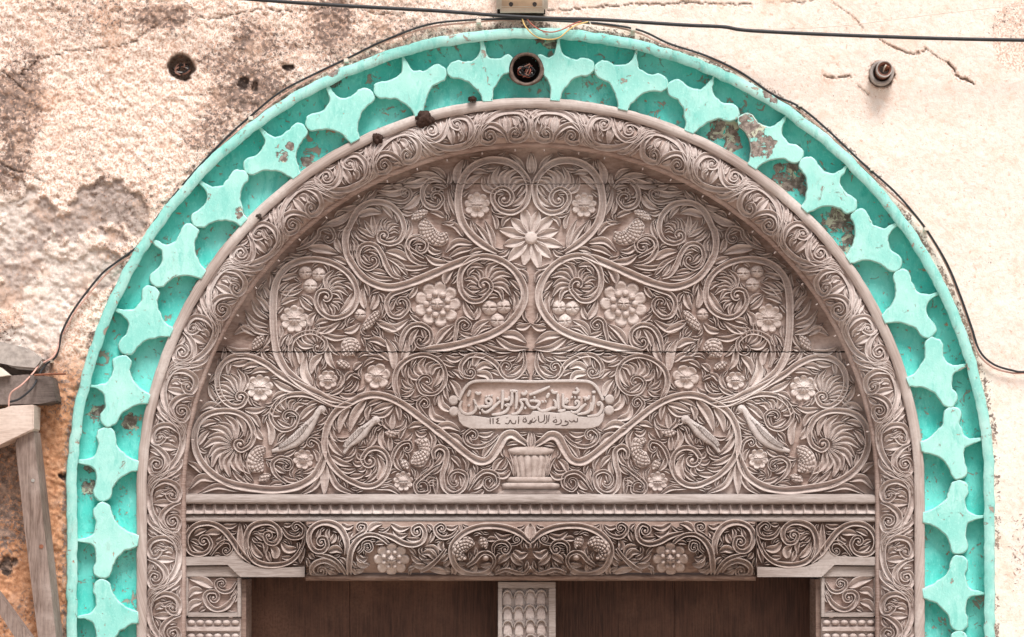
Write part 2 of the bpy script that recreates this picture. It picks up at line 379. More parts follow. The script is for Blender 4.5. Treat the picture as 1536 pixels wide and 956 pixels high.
def make_wall():
    gx = np.r_[-2600, -2000, -1400, -1000, -700, -450, -300, -200, np.arange(-120, -8, 8), np.arange(-6, 1544, 2.), np.arange(1546, 1660, 8), 1720, 1850, 2000, 2250, 2600, 3200, 4000]
    gy = np.r_[-1500, -1100, -800, -500, -300, -180, np.arange(-100, -8, 8), np.arange(-6, 964, 2.), np.arange(966, 1060, 8), 1100, 1200, 1400, 1700, 2000, ZC / S + 478]
    X, Y = np.meshgrid(gx, gy, indexing='ij')
    def blob(cx, cy, rx, ry, w=.5, sc=45, sd=1, soft=.09):
        q = np.hypot((X - cx) / rx, (Y - cy) / ry) + (fbm(X / sc, Y / sc, 5, sd) - .5) * 2 * w
        return sstep(1 + soft, 1 - soft, q)
    n1 = fbm(X / 9, Y / 9, 4, 11); n2 = fbm(X / 30, Y / 30, 4, 12); n3 = fbm(X / 120, Y / 120, 3, 13)
    left = sstep(1010, 480, X + 120 * (n3 - .5))
    rosy = np.clip(left * .95 + .12, 0, 1) * sstep(.18, .5, n2 + .28 * left)
    rosy = np.maximum(rosy, .85 * blob(1530, 60, 40, 60, .5))
    orange = np.maximum(sstep(470, 610, Y + 60 * (n3 - .5)) * sstep(320, 150, X), .4 * blob(165, 50, 20, 50, .9, 25, 71, soft=.5) + .4 * blob(60, 150, 60, 20, .8, soft=.5))
    peel = np.maximum.reduce([blob(150, 318, 62, 40, .95, 26), blob(40, 340, 52, 50, .9, 24, 2), blob(30, 395, 55, 62, .7, 30, 4), blob(22, 540, 62, 40, .3, 40, 5),
                              blob(150, 400, 30, 30, .6), blob(95, 425, 40, 30, .8, 20, 6), blob(205, 330, 16, 30, .5)])
    white = np.maximum.reduce([blob(70, 460, 42, 52, .55, 30, 7), blob(10, 320, 40, 60, .9, 14, 8) * .7, blob(120, 395, 60, 40, .9, 16, 9) * .8, blob(30, 515, 60, 22, .5)])
    grime_shade = np.maximum.reduce([blob(375, 120, 80, 70, .8, 30, 21, soft=.65), blob(498, 30, 40, 50, .6, 30, 22, soft=.65), blob(250, 30, 60, 20, .8, soft=.65), blob(18, 150, 40, 90, .8, 30, 24, soft=.65), blob(520, 60, 150, 40, .9, 22, 25, soft=.65) * .7,
                               blob(340, 200, 60, 40, .8, 20, 23, soft=.65) * .8, blob(10, 250, 40, 40, .8, 20, 27, soft=.65), .5 * blob(1525, 30, 40, 30, .7, 16, 26, soft=.65), .5 * blob(1532, 830, 20, 60, .7, 20, 28, soft=.65), blob(15, 720, 40, 130, .5, 25, 29, soft=.65),  # last blob here paints the shade under the propped beams
                               .55 * sstep(.35, .7, n3) * left])
    rl = np.where(Y < AY, np.hypot(X - AX, Y - AY), np.abs(X - AX))
    edge = sstep(712, 699, rl + 12 * (n2 - .5)) * sstep(.35, .6, n2 + .1)      # mortar dirt along the moulding
    grime_shade = np.clip(np.maximum(grime_shade, edge * .9), 0, 1)
    black = np.maximum.reduce([blob(10, 850, 9, 18, .6, 10, 31), blob(22, 842, 5, 6, .5, 10, 32), blob(98, 716, 10, 6, .8, 8, 33), blob(432, 101, 9, 5, .5, 8, 34), blob(365, 124, 8, 10, .7, 8, 35), blob(382, 130, 6, 8, .7, 8, 36)])
    # relief in metres, towards the camera
    rough = .16 + .84 * np.clip(left, 0, 1)
    h = (n1 - .5) * .010 * rough + (fbm(X / 4.5, Y / 4.5, 2, 15) - .5) * .006 * rough + (n2 - .5) * (.0025 + .004 * left) + (n3 - .5) * .010
    pm = np.clip(peel + .6 * white, 0, 1); h = h - .010 * pm + pm * (fbm(X / 22, Y / 22, 4, 41) - .5) * .012
    h -= black * .008
    cracks = [([(30, 112), (55, 95), (58, 88), (100, 78), (135, 74), (180, 70), (205, 58), (235, 38)], 1.6, 1), ([(298, 24), (312, 30), (350, 22), (385, 14), (440, 18), (512, 10)], 1.4, 1),
              ([(512, 8), (560, 20), (600, 24)], 1.4, 1), ([(822, 17), (850, 15), (880, 12), (920, 10), (960, 6), (1000, 8), (1030, 4), (1090, 8), (1130, 8)], 1.6, 1), ([(1150, 2), (1200, 4), (1250, -4)], 1.2, .8),
              ([(1250, 5), (1275, 22), (1290, 36), (1295, 46)], 1.0, .7), ([(1320, 60), (1340, 72), (1365, 82), (1390, 75)], 1.7, 1.2), ([(1390, 75), (1410, 88), (1422, 94)], 1.0, .7),
              ([(1422, 94), (1430, 104), (1436, 116), (1445, 118), (1458, 124)], 3.2, 2.2), ([(1236, 114), (1250, 117), (1262, 118), (1280, 115)], 1.8, 1.4), ([(1285, 128), (1295, 136), (1302, 142)], 1., .7),
              ([(0, 105), (20, 120), (40, 140)], 1.4, 1), ([(0, 245), (20, 255), (45, 262), (70, 275)], 1.5, 1)]
    cj = (fbm(X / 7, Y / 7, 4, 51) - .5) * 11
    for pts, wd, dp in cracks:
        m = (X > min(p[0] for p in pts) - 8) & (X < max(p[0] for p in pts) + 8) & (Y > min(p[1] for p in pts) - 8) & (Y < max(p[1] for p in pts) + 8)
        if not m.any(): continue
        d = seg_dist(X[m] + cj[m], Y[m] + cj[m] * .8, pts)
        wj = wd * .62 * (.15 + 1.1 * vnoise(X[m] / 9, Y[m] / 9, 53)); k = sstep(wj + .7, wj * .3, d); h[m] -= k * .0055 * dp; black[m] = np.maximum(black[m], k * .6)
        rosy[m] = np.maximum(rosy[m], sstep(wd + 5, wd, d) * .8)
    # two round holes: an empty conduit box and the pipe stub's socket
    for hx, hy, hr, dp in ((272, 102, 20, .05), (1322, 113, 19, .02)):
        d = np.hypot(X - hx, Y - hy) + (fbm(X / 7, Y / 7, 3, 61) - .5) * 7
        k = sstep(hr + 1.5, hr - 2.5, d); h -= k * dp; black = np.maximum(black, sstep(hr + 3, hr - 4, d) * (.75 if hx < 500 else .5)); rosy = np.maximum(rosy, sstep(hr + 9, hr, d))
    V = W(X, Y, -h).reshape(-1, 3)
    F = grid_faces(len(gx), len(gy))
    ri = rl.ravel(); keep = (ri[F] > 684).any(1)
    F = F[keep]; used = np.unique(F); mp = np.full(len(V), -1); mp[used] = np.arange(len(used))
    w = build('plaster_wall', V[used], mp[F], M['plaster'])
    for nm, a in (('rosy', rosy), ('orange', orange), ('peel', peel), ('white', white), ('grime', grime_shade), ('black', black)):
        at = w.data.attributes.new(nm, 'FLOAT', 'POINT'); at.data.foreach_set('value', a.ravel()[used].astype(np.float32))
    tag(w, 'weathered pink and cream rendered wall with cracks and grey peeling patches around the arch', 'wall')
    return w
make_wall()

# ---------------------------------------------------------------- turquoise stucco arch
def base_at(px, y=0.): 
    w = W(px, 478, y); return (float(w[0]), y, 0.)
green = thing('stucco_arch', 'turquoise painted stucco arch moulding with star shaped scallops around the carved door', 'arch moulding', base_at(AX))
rec_r = np.arange(586, 684.1, 4.)
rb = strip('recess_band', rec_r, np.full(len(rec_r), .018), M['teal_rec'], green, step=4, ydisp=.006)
hc = W(789.5, 104, .012) - np.array(green.location); bm = bmesh.new(); bm.from_mesh(rb.data)
bmesh.ops.delete(bm, geom=[f for f in bm.faces if math.hypot(f.calc_center_median().x - hc[0], f.calc_center_median().z - hc[2]) < 21.5 * S], context='FACES'); bm.to_mesh(rb.data); bm.free()
strip('rim', [679.8, 680.2, 681, 694.8, 695.6, 697], [.022, -.0265, -.0285, -.0285, -.026, .03], M['teal_lip'], green, step=3, wob=2.4, ydisp=.0025, smooth=False)

STAR = [(-1.5, 94), (-3.8, 78), (-9, 67), (-18, 63), (-29, 62), (-40, 66), (-49, 65), (-56, 57), (-56.5, 48), (-51, 41), (-42, 38.5), (-31, 34), (-21, 25), (-13, 13), (-8, -2)]
HOLE = (789.5, 104.)
def star_u(deg=None, yy=None, side=1):
    if deg is not None: return side * R(deg) * RM
    return side * (RM * math.pi / 2 + (yy - AY))
uL = [star_u(a, None, -1) for a in (6.2, 16.4, 26.6, 36.6, 46.8, 56.4, 66.2, 76.4)] + [star_u(None, y, -1) for y in (698, 811, 926, 1041)]
uL[8] = -R(86.2) * RM
uR = [star_u(a, None, 1) for a in (3.55, 13.5, 23.8, 34.2, 44.2, 53.8, 64, 73.8, 83.4)] + [star_u(None, y, 1) for y in (776, 890, 1004)]
us = sorted(uL + uR)
# arc lengths above are at RM; the stars' own half widths are measured at radius 640
def to640(u): 
    q = RM * math.pi / 2
    return u * 640 / RM if abs(u) < q else math.copysign(q * 640 / RM + abs(u) - q, u)
ext = [us[0] - 113 * k for k in range(12, 0, -1)] + us + [us[-1] + 113 * k for k in range(1, 13)]
def arch_loc(a, b, u0):
    """local tangential px a (true px at radius 640), radial px b"""
    q = RM * math.pi / 2
    s0 = to640(u0); s1 = s0 + a
    lim = q * 640 / RM
    u1 = np.where(np.abs(s1) < lim, s1 * RM / 640, np.sign(s1) * (q + np.abs(s1) - lim))
    return arch_xy(u1, 590 + b)
def star(u0, hl_, hr_, seed):
    rr = random.Random(seed)
    def side(hw, sg):
        sp = catmull([(a * (hw / 57.) if a < -8 else a, b) for a, b in STAR], 2.5)
        sp = sp + np.stack([fbm(sp[:, 0] / 9 + seed * 3.7, sp[:, 1] / 9 + sg * 9, 3, 5) - .5, fbm(sp[:, 0] / 9, sp[:, 1] / 9 + seed + sg * 5, 3, 6) - .5], 1) * 4.6
        sp[:, 0] = -np.maximum(np.abs(sp[:, 0]), 1.2)
        return sp
    A = side(hl_, -1); A[:, 0] = -np.abs(A[:, 0]) * 1.0; B = side(hr_, 1); B[:, 0] = np.abs(B[:, 0])
    out = np.vstack([A, B[::-1]]); n = len(out)
    lim = np.minimum(1, np.abs(out[:, 0]) / 6.)[:, None]
    T = np.roll(out, -1, 0) - np.roll(out, 1, 0); T /= np.linalg.norm(T, axis=1)[:, None] + 1e-9
    N = np.stack([-T[:, 1], T[:, 0]], 1)
    area = .5 * np.sum(out[:, 0] * np.roll(out[:, 1], -1) - out[:, 1] * np.roll(out[:, 0], -1))
    if area > 0: N = -N
    jf = rr.uniform(-.002, .002); vs = []; prof = ((-.8, .022), (0, -.010), (.4, -.018), (1.2, -.0205), (2.4, -.021))
    for ins, dep in prof:
        pq = out - N * ins * lim; x, y = arch_loc(pq[:, 0], pq[:, 1], u0)
        dh = np.hypot(x - HOLE[0], y - HOLE[1]); k = np.where(dh < 26, 26 / np.maximum(dh, 1e-3), 1.); x = HOLE[0] + (x - HOLE[0]) * k; y = HOLE[1] + (y - HOLE[1]) * k
        vs.append(W(x, y, dep + (jf if dep < .01 else 0)))
    V = np.vstack(vs); F = [tuple(int(t) for t in f) for f in grid_faces(len(prof), n, True)]
    F.append(tuple(range((len(prof) - 1) * n, len(prof) * n)))
    return V, F
for i in range(1, len(ext) - 1):
    if abs(ext[i]) > U_END + 160: continue
    a = to640(ext[i]); hl_ = (a - to640(ext[i - 1])) / 2 + .5; hr_ = (to640(ext[i + 1]) - a) / 2 + .2
    if abs(ext[i] - uL[0]) < 1: hr_ = 46
    if abs(ext[i] - uR[0]) < 1: hl_ = 34
    V, F = star(ext[i], hl_, hr_, i)
    o = build('scallop_star', V, F, M['teal_star'], green)
    o.data.materials.append(M['teal_edge']); nq = (len(o.data.polygons) - 1) // 4
    for k in range(2 * nq, 3 * nq): o.data.polygons[k].material_index = 1
    o.data.polygons[len(o.data.polygons) - 1].use_smooth = False

# ---------------------------------------------------------------- carving toolkit: everything is collected as 2-D strokes first
class Carving:
    """collects strokes in photograph px (x, y, h px) and turns them into parts through a mapping"""
    def __init__(s, parent, mapf, mat, mirror=None, cuts=None, box=None, warp=0.):
        s.p, s.map, s.mat, s.mx, s.cuts, s.warp = parent, mapf, mat, mirror, cuts, warp
        s.items = []; s.box = box
        if box: s.occ = np.zeros((int(box[3] - box[1]) + 1, int(box[2] - box[0]) + 1), bool)
        s.stems = []
    def stamp(s, P, hw):
        if not s.box: return
        x0, y0 = s.box[:2]; hw = np.broadcast_to(hw, len(P)); H, Wd = s.occ.shape
        for (x, y), r in zip(P, hw):
            i0, i1 = int(max(0, y - y0 - r)), int(min(H, y - y0 + r + 1.5)); j0, j1 = int(max(0, x - x0 - r)), int(min(Wd, x - x0 + r + 1.5))
            if i0 >= i1 or j0 >= j1: continue
            yy, xx = np.ogrid[i0:i1, j0:j1]
            s.occ[i0:i1, j0:j1] |= (yy + y0 - y)**2 + (xx + x0 - x)**2 <= r * r
    def add(s, name, G, F=None, mat=None, both=True, size=0, parent=None):
        if F is None: F = grid_faces(G.shape[0], G.shape[1])
        s.items.append((name, G.reshape(-1, 3), F, mat or s.mat, both, size))
    def sweep(s, name, P, hw, hh, prof, both=True, mat=None, stamp=True):
        G = sweep2d(P, hw, hh, prof); s.add(name, G, None, mat, both, len(P) * float(np.mean(hw)))
        if stamp: s.stamp(P, hw)
    def stem(s, pts, c=None, w=6.2, w1=None, h=9., n=.8, both=True, name='scroll_stem', knob=True, start=.55):
        if c is not None: pts = spiral(pts, c, n)
        P = catmull(pts); N = len(P); t = np.linspace(0, 1, N)
        w1 = w1 if w1 is not None else (w * .5 if c is not None else w * .5)
        hw = w + (w1 - w) * t**1.6
        hw = hw * (start + (1 - start) * np.minimum(1, t * N / 14.))
        hh = h * (.8 + .2 * np.minimum(1, t * N / 10)) * (1 - .12 * t)
        hw = hw * (1 + .2 * (vnoise(np.arange(N) / 9., np.full(N, len(s.items) * 1.7), 3) - .5))
        s.sweep(name, P, hw, hh, PR_STEM, both)
        s.stems.append((P, hw))
        if c is not None and knob: s.dome(c, max(w1 * 1.05, 2.2), h * .95, both=both, name='scroll_eye')
    def leaf(s, base, tip, w=5., bend=.18, h=7.5, both=True, name='leaf', stamp=True, prof=None, asym=.8):
        a = np.array(base, float); b = np.array(tip, float); d = b - a; nrm = np.array([-d[1], d[0]])
        P = catmull([a, (a + b) / 2 + nrm * bend, b], 1.5); t = np.linspace(0, 1, len(P))
        hw = w * (np.sin(np.pi * t**asym) ** .8 * .95 + .05 * (1 - t)) + .35
        hh = h * (.75 + .25 * np.sin(np.pi * t)) * (1 - .3 * t**4)
        s.sweep(name, P, hw, hh, prof or (PR_LEAF if bend >= 0 else [(-o, q) for o, q in PR_LEAF[::-1]]), both, None, stamp)
    def fan(s, c, r0, r1, a0, a1, n, curl=.22, w=None, both=True, h=9.):
        """plume of leaflets radiating from c between two angles (degrees, y down)"""
        Gs = []; Fs = []; k = 0
        for i in range(n):
            f = i / max(1, n - 1); a = R(a0 + (a1 - a0) * f)
            rr1 = r1 * (1 - .10 * (i % 2) - .12 * abs(f - .5)); sg = 1 if a1 > a0 else -1
            e = np.array([math.cos(a), math.sin(a)]); nn = np.array([-e[1], e[0]]) * sg
            A = np.array(c) + e * r0; B = np.array(c) + e * rr1 + nn * rr1 * curl
            mid = np.array(c) + e * (r0 + rr1) * .55 - nn * rr1 * curl * .18
            P = catmull([A, mid, B], 1.8); t = np.linspace(0, 1, len(P))
            ww = w or max(1.6, .62 * rr1 * abs(R(a1 - a0)) / n * .62)
            hw = ww * np.sin(np.pi * np.clip(t * .93 + .05, 0, 1)**.85)**.7 + .3
            G = sweep2d(P, hw, h * (.7 + .3 * t), PR_LEAF if sg > 0 else [(-o, q) for o, q in PR_LEAF[::-1]])
            Gs.append(G.reshape(-1, 3)); Fs.append(grid_faces(G.shape[0], G.shape[1]) + k); k += Gs[-1].shape[0]; s.stamp(P, hw)
        s.items.append(('leaf_spray', np.vstack(Gs), np.vstack(Fs), s.mat, both, 1e3))
    def polar(s, c, Rf, Hf, nr=9, nt=48, both=True, name='flower', mat=None, lift=0):
        t = np.linspace(0, 2 * np.pi, nt, endpoint=False); q = np.linspace(0, 1, nr)
        T, Q = np.meshgrid(t, q, indexing='ij'); RR = Rf(T) * Q; H = Hf(Q, T) + lift
        RR = np.concatenate([RR, RR[:, -1:] + .3], 1); H = np.concatenate([H, np.full((nt, 1), -3.)], 1)
        G = np.stack([c[0] + RR * np.cos(T[:, :1]), c[1] + RR * np.sin(T[:, :1]), H], -1)
        F = grid_faces(nr + 1, nt, True); G = G.transpose(1, 0, 2)
        s.add(name, G.reshape(-1, 3), F, mat, both, 1e3)
        s.stamp(np.array([c]), float(np.max(Rf(t))) + .5)
    def dome(s, c, r, h, both=True, name='berry', slits=0, stamp=True, mat=None, lift=0.):
        def Hf(Q, T):
            z = h * np.sqrt(np.maximum(0, 1 - (Q * .97)**2))
            if slits: z = z * (1 - .20 * np.maximum(0, np.cos(T * slits))**3 * sstep(.1, .4, Q)) - h * .32 * (np.abs(np.sin(T)) * Q < .07) * (Q > .05) * (Q < .9)
            return z
        s.polar(c, lambda T: T * 0 + r, Hf, 7 if slits else 5, 32 if slits else 12, both, name, mat, lift)
    def flower(s, c, r, n=8, both=True, h=9., rot=.2):
        def Rf(T): return r * (.80 + .20 * np.abs(np.cos((T + rot) * n / 2))**.6)
        def Hf(Q, T):
            lobe = np.abs(np.cos((T + rot) * n / 2))
            petal = h * .9 * (.12 + .88 * lobe**.55) * (.38 + .62 * np.maximum(sstep(.66, .9, Q), sstep(.75, .35, lobe) * .8)) * (1 - .6 * sstep(.95, 1., Q))
            dome = h * 1.12 * np.sqrt(np.maximum(0, 1 - (Q / .48)**2)) * (1 - .16 * np.maximum(0, np.cos(T * 8))**2 * sstep(.05, .2, Q))
            dome = dome - h * .35 * (np.abs(np.sin(T)) * Q < .045) * (Q < .4)
            return np.maximum(petal, np.where(Q < .47, dome, 0))
        s.polar(c, Rf, Hf, 15, n * 10, both)
    def ballflower(s, c, r, n=9, both=True, h=9.):
        def Rf(T): return r * (.76 + .24 * np.abs(np.cos(T * n / 2))**.55)
        def Hf(Q, T):
            lobe = np.abs(np.cos(T * n / 2)); return h * .85 * (.12 + .88 * lobe**.55) * (.35 + .65 * np.maximum(sstep(.7, .92, Q), sstep(.7, .3, lobe) * .8)) * (1 - .6 * sstep(.96, 1, Q))
        s.polar(c, Rf, Hf, 13, n * 10, both)
        s.dome(c, r * .27, h * 1.35, both, 'flower_eye', 8)
        for k in range(n):
            a = 2 * math.pi * (k + .5) / n; s.dome((c[0] + r * .46 * math.cos(a), c[1] + r * .46 * math.sin(a)), r * .15, h * 1.25, both, 'berry')
    def hatched(s, pts, hw, h=10., both=True, name='seed_pod', pitch=5.2):
        """plump pod cut with a lattice"""
        P = catmull(pts, .8); N = len(P); t = np.linspace(0, 1, N); h = h * 1.2
        tw = np.interp(t, np.linspace(0, 1, len(hw)), hw); tw = tw * np.minimum(1, np.sqrt(np.maximum(.03, np.minimum(t, 1 - t) * N * .9 / np.maximum(tw, 1))))
        off = np.linspace(-1, 1, 27); L = np.linalg.norm(np.diff(P, axis=0), axis=1).sum() * t
        prof = [(-1.04, -.5)] + [(o, (1 - o**4 * .75)) for o in off] + [(1.04, -.5)]
        G = sweep2d(P, tw, h, prof)
        u = L[:, None]; v = off[None] * tw[:, None]
        cut = np.minimum(np.abs(((u + .35 * v) / pitch) % 1 - .5), np.abs(((v - .35 * u) / pitch) % 1 - .5))
        inner = (np.abs(off)[None] < .78) * (np.minimum(u, L[-1] - u) > 1.5)
        G[1:-1, 1:-1, 2] -= inner * 4.2 * sstep(.24, .05, cut) * (h / 10)
        s.add(name, G, None, None, both, 1e3); s.stamp(P, tw)
    def fill(s, lens=(36, 28, 21, 16, 12), xmax=None, margin=.5, seed=5, ratio=.17, h=7., angles=(8, 52)):
        """sprouts gouged leaves off stems and leaves wherever the ground is still bare"""
        rr = random.Random(seed); x0, y0, x1, y1 = s.box; xm = xmax or x1; cnt = 0
        src = [(P, hw) for P, hw in s.stems]
        def free(P, hw):
            for (x, y), r in zip(P, hw):
                for dx, dy in ((0, 0), (r, 0), (-r, 0), (0, r), (0, -r)):
                    i, j = int(y + dy - y0), int(x + dx - x0)
                    if i < 0 or j < 0 or i >= s.occ.shape[0] or j >= s.occ.shape[1] or x + dx > xm or s.occ[i, j]: return False
            return True
        q = np.linspace(.14, 1, 8)[:, None]; wq = np.sin(np.pi * q[:, 0]**.8)
        for Lg in [l_ for l_ in lens for _ in range(2)]:
            cand = []
            for P, hw in src:
                T = np.gradient(P, axis=0); T /= np.linalg.norm(T, axis=1)[:, None] + 1e-9; hw = np.broadcast_to(hw, len(P))
                for k in range(1, len(P) - 1, 2):
                    for sd in (1, -1):
                        for fw in ((1, -1) if Lg < 24 else (1,)): cand.append((P[k], T[k] * fw, np.array([-T[k][1], T[k][0]]) * sd, hw[k]))
            rr.shuffle(cand)
            for p, t, nn, w0 in cand:
                a = R(rr.uniform(*angles)); d = t * math.cos(a) + nn * math.sin(a)
                base = p + nn * (w0 + 1.0) + d * 1; tip = base + d * Lg * rr.uniform(.85, 1.15)
                sg = 1 if (t[0] * nn[1] - t[1] * nn[0]) > 0 else -1
                bend = rr.uniform(.06, .2) * -sg; w = Lg * rr.uniform(.8, 1.1) * ratio + .7
                dd = tip - base; nm = np.array([-dd[1], dd[0]])
                Pq = base * (1 - q) + tip * q + nm * (bend * 4 * q * (1 - q))
                if free(Pq, w * wq + margin):
                    s.leaf(base - d * 2, tip, w, bend, h * rr.uniform(.85, 1.1)); src.append((Pq[::1], w * wq)); cnt += 1
        return cnt
    def emit(s, max_leaf=300):
        n = 0; extra_v = []; extra_f = []; k = 0
        order = sorted(range(len(s.items)), key=lambda i: -s.items[i][5])
        leafc = {}
        for i in order:
            name, G, F, mat, both, size = s.items[i]
            for mir in ((False, True) if (both and s.mx) else (False,)):
                Q = G.copy()
                if mir: Q[:, 0] = 2 * s.mx - Q[:, 0]
                if s.warp and both:
                    Q[:, 0] += (vnoise(Q[:, 0] / 90 + 3, Q[:, 1] / 90, 90) - .5) * s.warp * (2.2 if mir else .6)
                    Q[:, 1] += (vnoise(Q[:, 0] / 90, Q[:, 1] / 90 + 7, 91) - .5) * s.warp * (2.2 if mir else .6)
                    Q[:, 2] *= 1 + (vnoise(Q[:, 0] / 40, Q[:, 1] / 40, 92) - .5) * .35
                V = s.map(Q)
                leafc[name] = leafc.get(name, 0) + 1
                if leafc[name] > max_leaf:
                    extra_v.append(V); extra_f.append(F + k); k += len(V); continue
                build(name, V, F, mat, s.p, True, s.cuts)
        if extra_v:
            o = build('small_leaves', np.vstack(extra_v), np.vstack(extra_f), s.mat, s.p, True, s.cuts); o['kind'] = 'stuff'

def fr(x0, y0, k):
    return lambda *pts: [(x0 + a / k, y0 + b / k) for a, b in pts]
A_ = fr(270, 220, 5.622); B_ = fr(530, 220, 5.622); C_ = fr(270, 380, 5.622); D_ = fr(530, 380, 5.622)
E_ = fr(270, 530, 4.345); F_ = fr(530, 530, 4.345); G_ = fr(440, 270, 9.5625); H_ = fr(480, 330, 7.969); I_ = fr(380, 380, 7.967)
T1 = fr(665, 555, 9.563); T2 = fr(795, 555, 9.563)
L1 = fr(270, 745, 7.08); L2 = fr(455, 775, 8.533); L3 = fr(630, 775, 8.533)
J_ = fr(270, 820, 7.03)

# ---------------------------------------------------------------- wooden arch frame with its running scroll
arch = thing('arched_door_frame', 'weathered wooden arched door frame carved with a running scroll of leaves', 'door frame', base_at(AX))
strip('outer_fillet', [591.5, 591, 590, 577, 575.5, 575], [.03, -.013, -.018, -.018, -.013, .02], M['fillet'], arch, step=4, wob=.9, ydisp=.002, smooth=False)
def bulge(r):
    v = np.clip((R_C1 - r) / (R_C1 - R_C0), -.1, 1.1)
    return .002 - .036 * np.sin(np.pi * np.clip(v * .88 + .06, 0, 1))**.8
rs = np.r_[576, np.linspace(575, 525, 14), 524]
roll = strip('roll_moulding', rs, [bulge(r) + .0075 for r in rs], M['tym_ground'], arch, step=5)
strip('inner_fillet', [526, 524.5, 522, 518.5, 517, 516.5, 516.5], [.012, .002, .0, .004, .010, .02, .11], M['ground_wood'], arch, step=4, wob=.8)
def roll_map(uv):
    u, v, h = uv[:, 0], uv[:, 1], uv[:, 2]
    r = R_C1 - .5 - v * (R_C1 - R_C0 - 1) / 44.
    x, y = arch_xy(u, r)
    return W(x, y, bulge(r) + .0075 - h * S * .85)
UN = fr(0, 0, 5.98)
def unit_pts(pts): return [((y - 350) / 5.98, (x - 145) / 5.98) for x, y in pts]     # along, across
UNIT = [  # kind, points, volute centre, half width
    ('stem', [(405, 150), (395, 215), (320, 285), (225, 340), (168, 420), (156, 520), (172, 620), (215, 710), (290, 800), (368, 860), (400, 930)], None, 4.8),
    ('stem', [(168, 480), (185, 410), (275, 362), (365, 385), (402, 460), (385, 528), (335, 530), (305, 490)], (343, 487), 4.9),
    ('stem', [(408, 545), (340, 575), (275, 640), (258, 720), (300, 795), (375, 800), (402, 730), (375, 672), (325, 682)], (350, 718), 4.6),
    ('leaf', [(330, 552), (188, 560)], .0, 5.0), ('leaf', [(280, 478), (205, 505)], .25, 4.2), ('leaf', [(345, 428), (230, 440)], -.2, 3.4),
    ('leaf', [(330, 325), (412, 275)], -.12, 4.6), ('leaf', [(235, 300), (150, 352)], .15, 4.2), 
    ('leaf', [(250, 850), (150, 800)], .2, 4.4), ('leaf', [(330, 830), (405, 885)], -.2, 4.0)]
cv = Carving(roll, roll_map, M['carved'], box=(-1215, 0, 1215, 44))
PER = 84.5
nun = int((U_END + 60) / PER) + 1
for side in (-1, 1):
    for i in range(nun):
        flip = i % 2 == 1
        jit = random.Random(i * 7 + side)
        for kind, pts, ex, w in UNIT:
            if i == 0 and kind == 'stem' and ex is None: pts = pts[2:]; pts = [(300, 345)] + pts[1:]
            def mp(p):
                a, v = unit_pts([p])[0]; a += jit.uniform(-.4, .4); v += jit.uniform(-.4, .4)
                if flip: v = 44 - v
                return (side * (i * PER + a + 1.5), v)
            q = [mp(p) for p in pts]
            if kind == 'stem': cv.stem(q, mp(ex) if ex else None, w, None if ex else w * .8, 8.6, .62)
            else: cv.leaf(q[0], q[1], w * 1.2, ex * (1 if flip else -1) * side, 8.2)
cv.leaf((0, 20), (0, 1), 4, 0, 6); cv.leaf((0, 30), (0, 43), 3.5, 0, 5)
print('roll leaves', cv.fill((20, 16, 13, 10, 8), h=8, margin=0., ratio=.2))
cv.emit(300)

# ---------------------------------------------------------------- tympanum
TD = .068                                            # how far its ground lies behind the wall face
tym = thing('tympanum_panel', 'half round wooden panel carved with scrolls, flowers, birds and a vase under the arch', 'carved panel', base_at(AX, TD))
JOINTS = [276., 528.]
def board(y0, y1, name='board'):
    ys = np.linspace(y0, y1, max(3, int((y1 - y0) / 6)));
    rows = []
    for y in ys:
        hw = math.sqrt(max(0, 548.**2 - (738 - y)**2)) if y < 738 else 548
        rows.append(np.stack([np.linspace(AX - hw, AX + hw, 180), np.full(180, y)], 1))
    G = np.array(rows); dz = (fbm(G[..., 0] / 25, G[..., 1] / 18, 4, 33) - .5) * .006
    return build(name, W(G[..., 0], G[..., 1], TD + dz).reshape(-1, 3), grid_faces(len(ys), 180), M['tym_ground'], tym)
board(191, JOINTS[0] - .7); board(JOINTS[0] + .7, JOINTS[1] - 1.1); board(JOINTS[1] + 1.1, 748)
a = W(230, 190, TD + .03); b = W(1362, 760, TD + .03)
build('back_panel', [(a[0], TD + .03, b[2]), (b[0], TD + .03, b[2]), (b[0], TD + .03, a[2]), (a[0], TD + .03, a[2])], [(0, 1, 2, 3)], M['gap'], tym, False)
def tym_map(Q):
    hs_ = 1.0
    return W(Q[:, 0], Q[:, 1], TD - np.minimum(Q[:, 2], 8.2 + .5 * (Q[:, 2] - 8.2)) * S * 1.08)
cuts = [(float(W(0, j, TD - .012)[2]), .0007 if j < 400 else .0012) for j in JOINTS]
MX = 796.5
tc = Carving(tym, tym_map, M['tymp'], MX, cuts, (255, 190, 800, 748), warp=2.2)
# keep the frame's own area and the cartouche clear
yy, xx = np.mgrid[190:749, 255:801]
tc.occ |= (np.hypot(xx - AX, yy - AY) > 512) & (yy < AY) | (xx < 283) | (yy > 741)
tc.occ |= (xx > 676) & (yy > 568) & (yy < 646)
st = tc.stem
